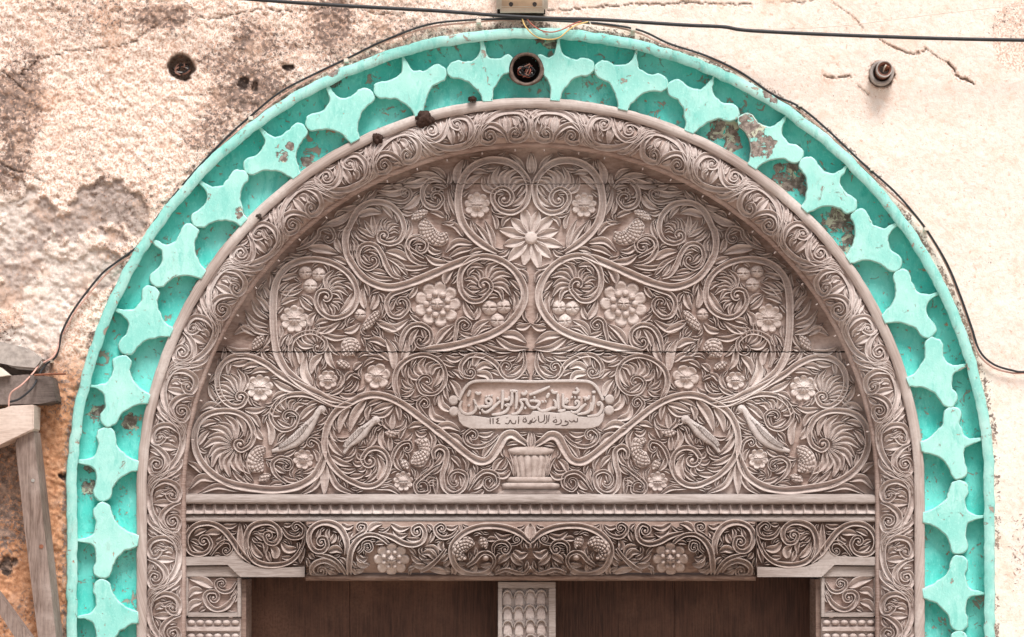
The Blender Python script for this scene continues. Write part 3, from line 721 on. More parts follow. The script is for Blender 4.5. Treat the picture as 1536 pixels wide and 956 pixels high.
# large stems
st(F_((1130, 590), (1085, 560), (1035, 528), (985, 545), (940, 620), (885, 692), (820, 705), (740, 660), (600, 545), (450, 430), (330, 340), (230, 290), (130, 272), (50, 288)) +
   E_((1130, 315), (1045, 360), (985, 430), (950, 520), (945, 620), (985, 720), (1060, 800)) + F_((10, 845), (80, 868), (150, 855), (210, 800), (232, 725), (212, 655), (160, 622), (100, 632), (62, 680)), F_((108, 700))[0], 6.6, h=10)
st(E_((945, 640), (920, 730), (870, 808), (760, 870), (620, 893), (460, 880), (320, 850), (205, 785), (125, 690), (92, 580), (110, 475), (170, 405), (270, 376), (370, 385), (445, 435), (480, 520), (462, 595), (410, 632)), E_((392, 592))[0], 6.6, h=10)
st(E_((1080, 318), (960, 290), (850, 245), (740, 188), (640, 130), (560, 70), (460, 25), (360, 22), (285, 62), (245, 135), (245, 225), (280, 300), (345, 345), (405, 335), (432, 290)), E_((393, 287))[0], 6.0, h=9.5)
st(E_((1120, 345), (1000, 322), (890, 262), (790, 200), (700, 120), (645, 30)) + C_((805, 780), (790, 650), (785, 520), (788, 380), (808, 260), (855, 165), (935, 95), (1050, 55), (1180, 55), (1310, 95), (1420, 175), (1480, 275), (1490, 395), (1430, 500), (1310, 548), (1210, 515), (1150, 430), (1160, 345)), C_((1228, 372))[0], 6.4, h=10)
st(D_((560, 822), (800, 790), (1000, 740), (1150, 690), (1290, 610), (1390, 500), (1440, 380), (1425, 260), (1350, 140), (1240, 60), (1110, 28), (1000, 55), (922, 130), (895, 230), (915, 330), (980, 398), (1070, 400), (1135, 340)), D_((1095, 270))[0], 6.6, h=10)
st(D_((1060, 20), (950, 58), (800, 118), (620, 198), (450, 262), (300, 290), (150, 248), (50, 172)) + H_((340, 450), (305, 330), (300, 220), (325, 110)) + G_((790, 690), (870, 525), (960, 402), (1080, 332), (1220, 315), (1370, 352), (1480, 445)) + B_((405, 600), (428, 700), (390, 790), (305, 822), (225, 795)), B_((258, 752))[0], 6.4, h=10)
st(B_((1215, 895), (1100, 830), (1000, 750), (930, 660), (895, 560), (885, 450), (905, 320), (960, 215), (1050, 145), (1170, 112), (1300, 128), (1400, 192), (1468, 290), (1475, 400), (1435, 500), (1345, 555), (1240, 535), (1180, 460), (1185, 390), (1240, 350)), B_((1268, 440))[0], 6.2, h=10, n=1.0)
# smaller scrolls
small = [(B_((790, 345), (745, 292), (670, 278), (600, 330), (580, 420), (620, 500), (700, 520), (755, 460)), B_((690, 432))[0]),
         (H_((1275, 535), (1180, 518), (1080, 450), (1038, 330), (1072, 235), (1160, 198), (1250, 245)), H_((1192, 330))[0]),
         (H_((960, 695), (865, 660), (790, 540), (742, 420), (670, 315), (570, 282), (482, 322), (452, 430), (490, 540), (580, 590), (668, 545)), H_((625, 478))[0]),
         (F_((305, 320), (270, 205), (290, 100), (370, 32), (470, 12), (560, 52), (600, 130), (588, 210), (530, 265), (450, 258), (418, 200)), F_((480, 190))[0]),
         (F_((975, 150), (930, 70), (840, 18), (755, 18), (702, 80), (712, 140), (762, 158)), F_((762, 124))[0]),
         (F_((1112, -20), (1118, 80), (1070, 150), (1000, 160), (955, 110), (972, 62)), F_((1000, 88))[0]),
         (D_((395, 830), (420, 700), (480, 620), (570, 602), (650, 655), (655, 745), (605, 790)), D_((567, 735))[0]),
         (D_((545, 268), (420, 312), (322, 352), (282, 430), (312, 520), (390, 540), (452, 490)), D_((398, 425))[0]),
         (D_((850, 770), (868, 655), (880, 582), (930, 552), (982, 590)), D_((938, 610))[0]),
         (E_((1000, 345), (850, 275), (720, 272), (632, 322), (592, 400), (612, 460), (670, 500), (742, 480), (770, 420)), E_((705, 422))[0]),
         (E_((695, 850), (622, 790), (602, 720), (650, 680), (712, 692)), E_((692, 735))[0]),
         (E_((915, 710), (922, 640), (905, 582), (860, 556)), E_((858, 588))[0]),
         (F_((240, 745), (268, 645), (310, 592), (360, 578)), F_((346, 618))[0]),
         (F_((528, 695), (522, 642), (560, 612), (605, 642), (600, 720), (578, 800), (592, 880), (650, 918), (718, 880), (736, 800), (690, 768)), F_((668, 838))[0]),
         (F_((745, 895), (798, 812), (860, 770), (930, 790), (940, 852), (890, 890)), F_((888, 836))[0]),
         (F_((545, 735), (455, 800), (402, 855), (420, 910), (485, 905)), F_((440, 868))[0]),
         (F_((945, 535), (880, 592), (800, 612), (738, 588), (722, 540), (762, 502)), F_((776, 542))[0]),
         (F_((510, 455), (452, 392), (420, 335), (450, 292)), F_((462, 332))[0]),
         (B_((270, 440), (400, 470), (470, 440), (480, 380), (440, 350)), B_((438, 395))[0]),
         (A_((980, 870), (1080, 830), (1160, 760), (1180, 700), (1260, 680), (1300, 740)), A_((1245, 765))[0]),
         (B_((600, 940), (470, 860), (470, 790), (540, 770), (610, 810)), B_((555, 850))[0])]
for pts, c in small:
    r = np.hypot(*(np.array(pts[-1]) - np.array(c))); st(pts, c, 4.4 if len(pts) > 6 else 3.6, None, 8.8, .72)
st(C_((960, 960), (930, 850), (950, 740), (1030, 680), (1130, 670), (1210, 720)), C_((1160, 790))[0], 4.2, h=8.5)
# plumes inside the scrolls
tc.fan(E_((368, 598))[0], 9, 50, 262, 78, 11, .25); tc.fan(E_((392, 287))[0], 9, 44, 172, 292, 8, -.2)
tc.fan(C_((1235, 320))[0], 3, 34, 272, 376, 6, .3); tc.fan(C_((1240, 390))[0], 8, 28, 8, 62, 3, .15)
tc.fan(D_((1105, 262))[0], 9, 43, 292, 388, 6, .25); tc.fan(D_((1085, 275))[0], 8, 28, 262, 182, 4, .2)
tc.fan(B_((1275, 435))[0], 15, 48, 212, 318, 7, .25); tc.fan(B_((255, 745))[0], 8, 27, 268, 340, 4, .25); tc.fan(B_((190, 760))[0], 2, 34, 205, 285, 4, .05)
tc.fan(F_((480, 190))[0], 12, 36, 205, 300, 5, .25); tc.fan(F_((400, 230))[0], 2, 24, 140, 235, 4, .2)
tc.fan(E_((705, 420))[0], 13, 32, 200, 310, 5, .2); tc.fan(F_((110, 700))[0], 10, 26, 100, 200, 4, .2)
tc.fan(F_((762, 124))[0], 10, 38, 300, 372, 3, .25); tc.fan(F_((440, 868))[0], 9, 26, 280, 350, 4, .2)
tc.fan(E_((740, 800))[0], 3, 18, 320, 400, 4, .1); tc.fan(C_((1160, 790))[0], 7, 36, 188, 285, 5, .25)
tc.fan(B_((690, 430))[0], 8, 16, 200, 320, 3, .2)
# leaves drawn one by one
for a, b, w, bd in [(*B_((1495, 230), (1490, 50)), 7, 0), (*B_((1440, 200), (1310, 60)), 4, .1), (*B_((870, 320), (930, 105)), 7, -.1), (*B_((800, 330), (810, 215)), 4, .1), (*B_((780, 270), (640, 180)), 4.5, .15), (*B_((760, 290), (490, 240)), 6, .1),
                    (*B_((870, 590), (800, 350)), 4, -.05), (*B_((860, 620), (760, 640)), 4, -.2), (*B_((470, 360), (190, 370)), 5.5, -.12), (*B_((930, 760), (740, 650)), 5, .2), (*B_((1010, 820), (770, 900)), 6, .22), (*B_((1000, 860), (800, 940)), 5, .1),
                    (*B_((1190, 860), (1110, 620)), 5, .06), (*B_((1170, 850), (1020, 640)), 5, .05), (*B_((1210, 700), (1170, 560)), 4, .1), (*B_((770, 600), (640, 550)), 4.5, .1), (*B_((620, 840), (750, 890)), 5, .2),
                    (*D_((340, 220), (80, 140)), 4.5, -.1), (*D_((640, 110), (340, 90)), 4.5, -.1), (*D_((460, 190), (270, 30)), 4.5, .1), (*D_((770, 260), (850, 130)), 7, -.15), (*D_((100, 470), (85, 290)), 6, -.1), (*D_((150, 480), (200, 335)), 6, .1),
                    (*D_((190, 570), (470, 560)), 7, .25), (*D_((200, 600), (400, 700)), 5.5, -.1), (*D_((470, 380), (540, 260)), 4.5, .1), (*D_((1020, 560), (930, 400)), 6, -.1), (*D_((1010, 560), (1055, 450)), 5, .15), (*D_((1000, 700), (1150, 560)), 6, -.15), (*D_((1010, 700), (1170, 620)), 5, -.15),
                    (*D_((690, 770), (850, 600)), 6, -.1), (*D_((1370, 620), (1500, 590)), 6, .12), (*D_((1200, 710), (1480, 800)), 6, .14), (*D_((1100, 770), (1400, 815)), 4.5, .1),
                    (*C_((1110, 650), (1360, 570)), 6, .15), (*C_((1380, 660), (1518, 590)), 6, .15), (*C_((1200, 680), (1430, 700)), 5, .12), (*C_((850, 400), (1030, 245)), 5, -.12), (*C_((840, 330), (1040, 300)), 4.5, .12), (*C_((850, 430), (1000, 380)), 4.5, -.1), (*C_((1120, 480), (1010, 370)), 5, -.1),
                    (*C_((1100, 620), (1150, 500)), 6, -.2), (*C_((900, 780), (930, 680)), 5, .1),
                    (*C_((740, 560), (600, 390)), 4.5, -.12), (*C_((745, 620), (545, 480)), 5, -.16), (*C_((750, 680), (550, 540)), 5, -.16), (*C_((750, 380), (700, 280)), 4.5, .1), (*C_((760, 300), (770, 170)), 4, .1), (*C_((640, 690), (450, 690)), 6, .3), (*C_((620, 670), (500, 590)), 5, -.1), (*C_((760, 800), (700, 830)), 4, .2), (*C_((600, 820), (380, 780)), 6, -.15),
                    (*E_((270, 355), (125, 380)), 6, .2), (*E_((250, 320), (185, 200)), 5, -.1), (*E_((140, 780), (45, 710)), 5, .1), (*E_((240, 830), (55, 890)), 6.5, .25), (*E_((390, 900), (110, 920)), 5.5, .15), (*E_((420, 365), (570, 350)), 5.5, .12), (*E_((520, 480), (420, 380)), 5, .15), (*E_((540, 560), (495, 470)), 6, -.15),
                    (*E_((590, 600), (560, 420)), 6, .12), (*E_((610, 620), (690, 540)), 6, .2), (*E_((945, 720), (940, 930)), 7.5, 0), (*E_((925, 740), (775, 930)), 5, -.18), (*E_((965, 740), (1150, 925)), 5, .18), (*E_((420, 700), (480, 840)), 4.5, .12),
                    (*F_((720, 170), (640, 110)), 5, .1), (*F_((690, 290), (625, 170)), 6, .12), (*F_((600, 440), (505, 330)), 6, -.3), (*F_((640, 380), (570, 260)), 6, -.25), (*F_((530, 490), (700, 510)), 6.5, -.18), (*F_((610, 530), (720, 600)), 5, -.12), (*F_((810, 530), (920, 510)), 4.5, .15), (*F_((840, 680), (930, 570)), 5, -.08),
                    (*F_((635, 670), (700, 750)), 4.5, -.1), (*F_((530, 800), (540, 930)), 4.5, 0), (*F_((760, 860), (770, 745)), 4.5, .1), (*F_((850, 890), (750, 920)), 5, -.2), (*F_((910, 770), (980, 680)), 5, -.12), (*F_((930, 800), (1030, 760)), 5, .2), (*F_((1150, 620), (1150, 505)), 5, 0),
                    (*F_((130, 880), (320, 930)), 5, -.15), (*F_((170, 870), (260, 860)), 4, -.1), (*F_((600, 20), (720, 20)), 5, .2), (*F_((300, 300), (200, 250)), 4.5, .1), (*F_((20, 260), (80, 220)), 5, .2), (*F_((0, 110), (60, 60)), 5, -.1),
                    (*F_((260, 350), (110, 400)), 5, -.2), (*F_((245, 500), (200, 400)), 4, -.2), (*F_((250, 500), (260, 395)), 5, 0), (*F_((260, 500), (345, 420)), 4, .25), (*F_((240, 640), (240, 540)), 4.5, 0), (*F_((300, 560), (350, 470)), 4.5, -.1), (*F_((480, 520), (400, 500)), 4.5, -.3)]:
    tc.leaf(a, b, w * .92, bd, 9)
# flowers, berries, pods
for c, r, n in [((389.7, 581.8), 21, 9), ((455, 689), 16, 8), ((492, 570), 15, 7), ((565.7, 564.5), 20, 6), ((604.8, 722), 15.5, 9), ((441.6, 478.7), 21.5, 9), ((716, 308), 20, 9)]: tc.flower(c, r, n, True, 7.2)
tc.ballflower((656.3, 456.5), 35, 9, True, 6.8)
for c, r in [((457.7, 408.5), 10), ((478.5, 411.5), 10.5), ((465.7, 429), 10.5), ((733.7, 461.5), 11.5), ((755.5, 460), 11), ((746, 481), 10.5), ((540, 472.5), 9)]: tc.dome(c, r, 9, True, 'berry', 5)
tc.hatched(B_((600, 610), (610, 690), (660, 760), (740, 780), (790, 730)), [9, 12, 13, 11, 8], 10); tc.hatched(B_((490, 615), (560, 575), (625, 545)), [6, 7, 6], 9)
tc.hatched(C_((1370, 860), (1440, 790), (1518, 800)), [11, 16, 12], 10); tc.hatched(C_((1320, 915), (1370, 935), (1430, 960)), [5, 6, 5], 9)
tc.hatched(D_((85, 645), (150, 570), (215, 490)), [6, 7, 5], 10); tc.hatched(E_((555, 610), (500, 660), (490, 720), (540, 770)), [7, 11, 14, 10], 10); tc.hatched(E_((515, 835), (550, 815), (590, 795)), [6, 7, 5], 9)
tc.hatched(F_((400, 575), (450, 585), (465, 640), (430, 690), (375, 715)), [7, 10, 9, 13, 11], 10); tc.hatched(F_((310, 695), (335, 725), (355, 755)), [5, 6, 5], 9)
tc.hatched(C_((615, 805), (660, 750), (705, 695)), [6, 8, 6], 9); tc.hatched(F_((205, 520), (250, 525), (295, 520)), [5, 6, 5], 9)
# star flower in the middle
for k in range(12):
    a = 2 * math.pi * (k + .5) / 12 - math.pi / 2; L = 50 if k % 2 else 43; e = np.array([math.cos(a), math.sin(a)]); c = np.array((MX, 357))
    tc.leaf(c + e * 8, c + e * L, 8.4, 0, 7., both=False, name='petal', asym=.9)
tc.polar((MX, 357), lambda T: T * 0 + 9.5, lambda Q, T: 10.5 * (1 - .4 * Q**4), 5, 24, False, 'flower_eye')
# birds
def bird(pts, hw, eye, beak):
    P = catmull(pts, 1.2); N = len(P); t = np.linspace(0, 1, N); w = np.interp(t, np.linspace(0, 1, len(hw)), hw)
    off = np.linspace(-1, 1, 15); prof = [(-1.1, -.6)] + [(o, 1 - .45 * abs(o)**4) for o in off] + [(1.1, -.6)]
    G = sweep2d(P, w, 11., prof); u = (np.arange(N) * 1.2)[:, None]
    wing = (off[None] < -.15) & (t[:, None] > .12) & (t[:, None] < .78)
    cut = np.abs(((u + off[None] * 7) / 4.4) % 1 - .5)
    G[1:-1, 1:-1, 2] += wing * 2.2 - wing * 3.6 * sstep(.24, .06, cut)
    G[1:-1, 1:-1, 2] -= 2.4 * ((np.abs(off + .12) < .09)[None] & (t[:, None] > .1) & (t[:, None] < .8))
    tc.add('bird', G, None, M['bird'], True, 2e3); tc.dome(eye, 7.2, 12.5, True, 'bird_head', mat=M['bird']); tc.stamp(P, w)
    tc.dome(eye, 1.6, 14.6, True, 'bird_eye'); tc.leaf(beak[0], beak[1], 3.6, .12, 11, name='beak')
    Pw = P[int(N * .12):int(N * .7)]; Tw = np.gradient(Pw, axis=0); Tw /= np.linalg.norm(Tw, axis=1)[:, None]; nw = np.stack([-Tw[:, 1], Tw[:, 0]], 1); tw = np.linspace(0, 1, len(Pw))
    Gw = sweep2d(Pw - nw * 4.2, 3.6 * np.sin(np.pi * np.clip(tw * .85 + .12, 0, 1))**.6, 15.5, [(-1.1, -.2), (-1, .85)] + [(o, 1 - .12 * (i % 2)) for i, o in enumerate(np.linspace(-.8, .8, 7))] + [(1, .85), (1.1, -.2)])
    Gw[1:-1, 2:-2, 2] -= 3.4 * sstep(.26, .06, np.abs(((np.arange(len(Pw)) * 1.2)[:, None] / 4.6 + np.linspace(0, .9, Gw.shape[1] - 4)[None]) % 1 - .5))
    tc.add('wing', Gw, None, M['bird'], True, 2e3)
bird(E_((600, 640), (680, 612), (770, 552), (835, 482), (880, 420), (905, 378), (925, 362)), [2.4, 5.2, 8.8, 10.2, 8.4, 5., 4.2], E_((925, 366))[0], E_((935, 360), (966, 402)))
bird(F_((-62, 655), (-25, 595), (35, 540), (90, 487), (130, 450), (158, 440)), [2.2, 4.6, 8, 8.6, 5.2, 4.], F_((150, 438))[0], F_((168, 440), (200, 470)))
for a, b in [E_((600, 655), (640, 640)), E_((850, 530), (925, 500)), E_((860, 540), (925, 540)), F_((60, 560), (40, 610)), F_((80, 560), (85, 600))]: tc.leaf(a, b, 2.6, .05, 8, name='bird_foot')
# vase
VS = fr(512, 636, 2.988)
def relief_lathe(name, prof, flut=0, depth=9, par=None):
    ph = np.linspace(-1, 1, 161); G = []
    for x, y, hw, k in [(*VS((850, yy))[0], w / 2.988, kk) for yy, w, kk in prof]:
        a = ph * math.pi / 2; z = depth * k * np.cos(a)**.7
        if flut: z = z - 3.2 * flut * (1 - np.abs(np.sin(a * 9))**.7) * k
        G.append(np.stack([MX + hw * np.sin(a), np.full(161, y), z - .5], 1))
    tc.add(name, np.array(G), None, M['vase'], False, 2e3)
    for g in G: tc.stamp(g[:, :2], 3)
relief_lathe('vase_bowl', [(136, 84, .8), (150, 96, 1), (165, 96, 1.05), (190, 88, 1), (225, 78, .95), (240, 76, .9)], 1, 9)
relief_lathe('vase_rim', [(98, 24, .4), (106, 94, .9), (117, 106, 1.1), (130, 100, 1.15), (138, 86, .9)], 0, 10)
relief_lathe('vase_foot', [(238, 104, .7), (243, 112, 1.1), (258, 112, 1.1), (263, 104, .8)], 0, 10)
relief_lathe('vase_foot', [(264, 122, .8), (270, 132, 1.2), (284, 132, 1.2), (291, 122, .7)], 0, 11)
relief_lathe('vase_plinth', [(291, 110, .6), (298, 128, .8), (312, 150, .8), (318, 160, .5)], 0, 7)
for sx in (-1, 1):
    for k in range(2): tc.leaf(VS((850 + sx * 74, 235))[0], VS((850 + sx * (98 + 12 * k), 118 + 30 * k))[0], 3.2, -.1 * sx, 8, both=False)
# inscription plaque
def polyplate(name, out, h, mat, h0=-1., inset=.9, both=False):
    out = np.array(out); n = len(out); c = out.mean(0)
    T = np.roll(out, -1, 0) - np.roll(out, 1, 0); T /= np.linalg.norm(T, axis=1)[:, None] + 1e-9; N = np.stack([-T[:, 1], T[:, 0]], 1)
    if .5 * np.sum(out[:, 0] * np.roll(out[:, 1], -1) - out[:, 1] * np.roll(out[:, 0], -1)) > 0: N = -N
    rings = [np.c_[out, np.full(n, h0)], np.c_[out, np.full(n, h * .8)], np.c_[out - N * inset, np.full(n, h)]]
    V = np.vstack(rings); F = [tuple(int(t) for t in f) for f in grid_faces(3, n, True)] + [tuple(range(2 * n, 3 * n))]
    V[:, 0] += 0
    return build(name, tym_map(V), F, mat, tym, False)
top = T1((215, 640), (205, 560), (212, 470), (240, 400), (300, 270), (350, 205), (430, 160), (560, 150)) 
def mir(p): return [(2 * MX - x, y) for x, y in p][::-1]
polyplate('plaque_field', catmull(top + mir(top), 4), 2.2, M['plaque_field'])
rim = T1((222, 440), (262, 350), (310, 262), (370, 200), (450, 168), (560, 160), (900, 160), (1240, 170)); rim = rim + mir(rim)[1:]
tc.sweep('plaque_rim', catmull(rim), 2.3, 9., PR_FLAT, False, M['letter'], False)
low = T1((205, 560), (205, 650), (225, 740), (280, 805), (370, 838), (480, 848), (800, 846), (1250, 838)) 
upb = T1((1250, 640), (1130, 655), (950, 640), (800, 660), (650, 690), (540, 672), (420, 655), (330, 655), (260, 625), (225, 560))
outl = low + [(2 * MX - x, y) for x, y in low[::-1]] + [(2 * MX - x, y) for x, y in upb[::-1]][0:0]
right_up = T2((1055, 560), (1040, 620), (980, 665), (850, 680), (700, 668), (560, 590), (470, 600), (380, 620), (240, 600), (120, 590), (40, 590))
polyplate('plaque_band', [p for p in low + [(2 * MX - x, y) for x, y in low[::-1]] + right_up + upb], 8.6, M['letter'])
for q, r in ((T1((145, 440))[0], 7.5), (T1((150, 600))[0], 7.5)): tc.polar(q, lambda T, r=r: T * 0 + r, lambda Q, T: 8.8 * (1 - .25 * Q**6), 6, 24, True, 'plaque_lobe', M['letter'])
def letters(fr_, strokes, w, h, mat, name):
    for p in strokes: 
        P = catmull(fr_(*p), 1.); t = np.linspace(0, 1, len(P)); ww = w * (.62 + .5 * np.sin(np.pi * np.clip(t * .8 + .12, 0, 1)))
        G = sweep2d(P, ww, h, PR_FLAT); tc.add(name, G, None, mat, False, 1e4)
big1 = [[(265, 445), (238, 520), (255, 590), (320, 635), (400, 628), (460, 580), (466, 500), (438, 425)], [(350, 505), (380, 515)], [(385, 295), (352, 385)], [(460, 320), (500, 345), (540, 325)], [(455, 490), (500, 535), (560, 525), (615, 528), (672, 500), (688, 445), (650, 412), (612, 432), (625, 480), (675, 485)],
        [(505, 555), (530, 550)], [(515, 625), (535, 620)], [(605, 378), (625, 390)], [(645, 372), (665, 385)], [(685, 372), (705, 375)], [(815, 450), (760, 500), (685, 568), (620, 610), (570, 600), (552, 560)], [(768, 415), (795, 405)],
        [(850, 290), (852, 420), (840, 565)], [(915, 480), (932, 540), (900, 592), (820, 632), (695, 645)], [(985, 300), (985, 420), (970, 492), (920, 515), (875, 500)], [(868, 425), (930, 425), (950, 385)], [(1052, 300), (1052, 430), (1040, 565)], [(955, 305), (1070, 310)],
        [(1095, 440), (1132, 500), (1112, 570), (1060, 622), (975, 638)], [(1095, 435), (1180, 430), (1205, 485), (1250, 535), (1300, 535)], [(1160, 550), (1190, 550)], [(1120, 330), (1150, 352), (1188, 330), (1180, 300)]]
big2 = [[(-5, 450), (60, 445), (132, 470), (100, 530), (45, 548), (-5, 535)], [(50, 400), (78, 402)], [(-10, 360), (120, 315), (285, 242)], [(105, 545), (160, 590), (240, 582), (310, 552), (368, 542), (362, 460), (335, 430)], [(170, 462), (195, 455)], [(215, 458), (235, 450)], [(275, 335), (240, 405)],
        [(400, 345), (402, 450), (410, 565)], [(308, 288), (340, 328), (395, 320)], [(472, 340), (476, 450), (482, 520), (540, 542), (600, 545), (662, 545), (702, 500), (690, 450), (652, 458), (660, 500)], [(540, 405), (500, 455), (520, 470), (550, 440)], [(590, 390), (610, 400)], [(635, 402), (655, 395)], [(685, 402), (725, 405)],
        [(610, 322), (660, 332), (692, 300), (660, 258)], [(805, 488), (740, 540), (680, 602), (620, 612), (582, 590)], [(780, 430), (805, 432)], [(765, 395), (830, 412), (852, 368)], [(880, 470), (870, 550), (820, 612), (675, 642)], [(912, 370), (912, 460), (888, 592)], [(890, 325), (940, 318)], [(1000, 512), (968, 495), (1000, 468), (1032, 510), (1020, 590), (960, 650), (820, 668)], [(400, 585), (450, 592), (510, 570)]]
letters(T1, big1, 2.25, 8.6, M['letter'], 'raised_letter'); letters(T2, big2, 2.25, 8.6, M['letter'], 'raised_letter')
sm2 = [[(682, 690), (678, 742), (640, 742), (632, 720), (612, 745), (582, 742), (562, 722)], [(520, 722), (500, 742), (542, 745), (545, 772), (512, 795), (450, 797)], [(442, 708), (450, 752), (410, 782), (358, 787)], [(372, 708), (330, 742), (382, 748), (372, 700)], [(338, 680), (346, 682)], [(362, 678), (370, 680)],
       [(275, 640), (265, 742)], [(238, 650), (242, 742), (210, 772)], [(206, 640), (206, 720), (160, 752), (128, 742)], [(120, 660), (126, 742)], [(92, 712), (60, 748), (15, 748)], [(60, 690), (70, 692)], [(15, 720), (-10, 760)]]
sm1 = [[(1280, 700), (1250, 770), (1208, 765)], [(1152, 702), (1145, 742), (1190, 742), (1180, 702), (1150, 705)], [(1150, 682), (1158, 684)], [(1175, 682), (1183, 684)], [(1082, 690), (1076, 772)], [(1072, 678), (1090, 676)], [(1042, 720), (1030, 770), (982, 762), (960, 720), (932, 770), (885, 766)], [(900, 690), (908, 690)], [(920, 686), (928, 686)],
       [(672, 690), (674, 777)], [(712, 690), (714, 777)], [(802, 690), (765, 706), (790, 730), (760, 756), (818, 776)]]
letters(T2, sm2, .95, 9.1, M['ink'], 'cut_letter'); letters(T1, sm1, .95, 9.1, M['ink'], 'cut_letter')  # dark raised strokes paint the shade of the engraved line
print('filled leaves', tc.fill((48, 40, 34, 29, 25, 22, 19, 16, 14, 12, 10), MX - 1.5, h=9.2, margin=.1, ratio=.155))
tc.emit(300)

# ---------------------------------------------------------------- dentil course
den = thing('dentil_course', 'straight row of small scooped wooden teeth between two ledges under the carved panel', 'moulding', base_at(AX, .05))
def bar(name, x0, x1, prof, mat, parent, seg=40, wob=.0012, smooth=True):
    """profile [(py, depth)] run along x from x0 to x1, ends closed"""
    xs = np.linspace(x0, x1, seg); G = []
    for x in xs:
        py = np.array([p[0] for p in prof]); dp = np.array([p[1] for p in prof]); n = (vnoise(x / 23 + py * .01, py * .3, 7) - .5)
        G.append(W(np.full(len(prof), x), py + n * wob * 600, dp + n * wob))
    G = np.array(G); F = [tuple(int(t) for t in f) for f in grid_faces(seg, len(prof))]
    m = len(prof); F += [tuple(range(m)), tuple(range((seg - 1) * m, seg * m))]
    return build(name, G.reshape(-1, 3), F, mat, parent, smooth)
bar('ledge', 274, 1317, [(741, .066), (743, .018), (745.5, .011), (752, .010), (755.5, .011), (756.5, .03), (756.5, .07)], M['bleached'], den, 80)
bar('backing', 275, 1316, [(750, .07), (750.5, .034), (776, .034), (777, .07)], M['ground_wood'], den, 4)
NT_ = 66; pw = (1316 - 275) / NT_
for k in range(NT_):
    x0 = 275 + k * pw; ph = np.linspace(0, 1, 9); G = []
    for tt in np.linspace(0, 1, 7):
        G.append(W(x0 + .2 + ph * (pw - .4), np.full(9, 756.6 + 14.6 * tt), .009 + .026 * (1 - np.abs(2 * ph - 1)**4) * (1 - tt)**.8 + .003 * (1 - tt) + random.uniform(0, .0006)))
    G.append(W(x0 + .2 + ph * (pw - .4), np.full(9, 771.5), np.full(9, .034)))
    build('dentil', np.array(G).reshape(-1, 3), grid_faces(8, 9), M['carved'], den)
ph = np.linspace(275, 1316, 1041); G = []
for py, dd, sc in ((772.2, .05, 0), (772.6, .022, 0), (774.5, .016, 1), (777, .0145, .6), (780.5, .014, .1), (782.5, .015, 0), (783.5, .03, 0), (784, .07, 0)):
    G.append(W(ph, np.full(len(ph), py) + sc * 1.6 * np.abs(np.sin((ph - 275) / pw * math.pi)), np.full(len(ph), dd)))
build('beaded_ledge', np.array(G).reshape(-1, 3), grid_faces(len(G), len(ph)), M['bleached'], den)

# ---------------------------------------------------------------- lintel
lin = thing('door_lintel', 'wooden door lintel with a bulging middle carved with pierced scrolls, seed pods and blossoms', 'lintel', base_at(AX, .06))
LB0, LB1 = 458., 1134.
LH = 15.
def lint_phi(y):
    v = np.clip((np.asarray(y, float) - 783) / 88., -.1, 1.)
    return np.where(v < .36, -np.arcsin(np.clip((.36 - v) / .62, 0, .72)), np.arcsin(np.clip((v - .36) / .64, 0, 1)))
def lint_in(x): return sstep(LB0 - 1.5, LB0 + 1.5, x) * sstep(LB1 + 1.5, LB1 - 1.5, x)
def lint_pos(x, y, h):
    """surface point, h px above the pierced ground (h = LH is the front)"""
    x = np.asarray(x, float); y = np.asarray(y, float); ins = lint_in(x); y = np.where(ins > .5, np.minimum(y, 863.5 + (y - 863.5) * .1), y); h = np.minimum(np.asarray(h, float), LH + 1.5); f = lint_phi(y)
    dep = ins * (.046 - .10 * np.cos(f)) + (1 - ins) * .010
    k = (LH - np.asarray(h, float)) * S
    dep = dep + k * (ins * np.cos(f) + (1 - ins) * .8); py = y - ins * np.maximum(0, np.sin(f)) * (LH - h) * .35
    return W(x, py, dep)
def lint_depth(x, y): return np.broadcast_to(.046 - .10 * np.cos(lint_phi(y)), np.shape(y))
def lint_map(Q): return lint_pos(Q[:, 0], Q[:, 1], Q[:, 2])
xs = np.r_[np.linspace(275, LB0 - 2, 40), np.linspace(LB0 - 1.5, LB0 + 1.5, 4), np.linspace(LB0 + 3, LB1 - 3, 130), np.linspace(LB1 - 1.5, LB1 + 1.5, 4), np.linspace(LB1 + 2, 1316, 40)]
def core_bottom(x): return np.where((x > LB0 - 1) & (x < LB1 + 1), 871., 850.)
vs_ = np.linspace(0, 1, 26); G = []
for x in xs:
    b = float(core_bottom(x)); py = 782.5 + (b - 782.5) * vs_
    G.append(lint_pos(np.full(26, x), py, np.full(26, -.3)))
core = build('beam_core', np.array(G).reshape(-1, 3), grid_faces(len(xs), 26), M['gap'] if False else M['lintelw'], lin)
build('beam_soffit', [W(LB0, 860, .038), W(LB1, 860, .038), W(LB1, 862, .16), W(LB0, 862, .16)], [(0, 1, 2, 3)], M['lintelw'], lin, False)
bar('bottom_bead', LB0 + .5, LB1 - .5, [(859, .06), (859.5, .028), (861.5, .014), (864.5, .006), (867.5, .006), (870, .014), (871.2, .03), (871.5, .08)], M['lintelw'], lin, 90, .0016)  # dark bar added where the carving turns under; its colour carries the shade
lc = Carving(core, lint_map, M['lint_carve'], MX, None, (270, 780, 800, 880), warp=1.2)
lyy, lxx = np.mgrid[780:881, 270:801]; lc.occ |= (lxx < 277) | (lyy < 785) | ((lxx < 460) & (lyy > 833 + np.clip((lxx - 345) * .35, 0, 16))) | (lyy > 870)
ls = lambda p, c=None, w=4.6, **k: lc.stem(p, c, w, h=14.8, **k)
ls(L1((760, 705), (650, 600), (560, 470), (480, 370), (380, 302), (270, 282), (160, 312), (82, 400), (68, 500), (112, 590), (200, 615), (288, 588), (332, 510), (305, 440)), L1((255, 475))[0], 5.0)
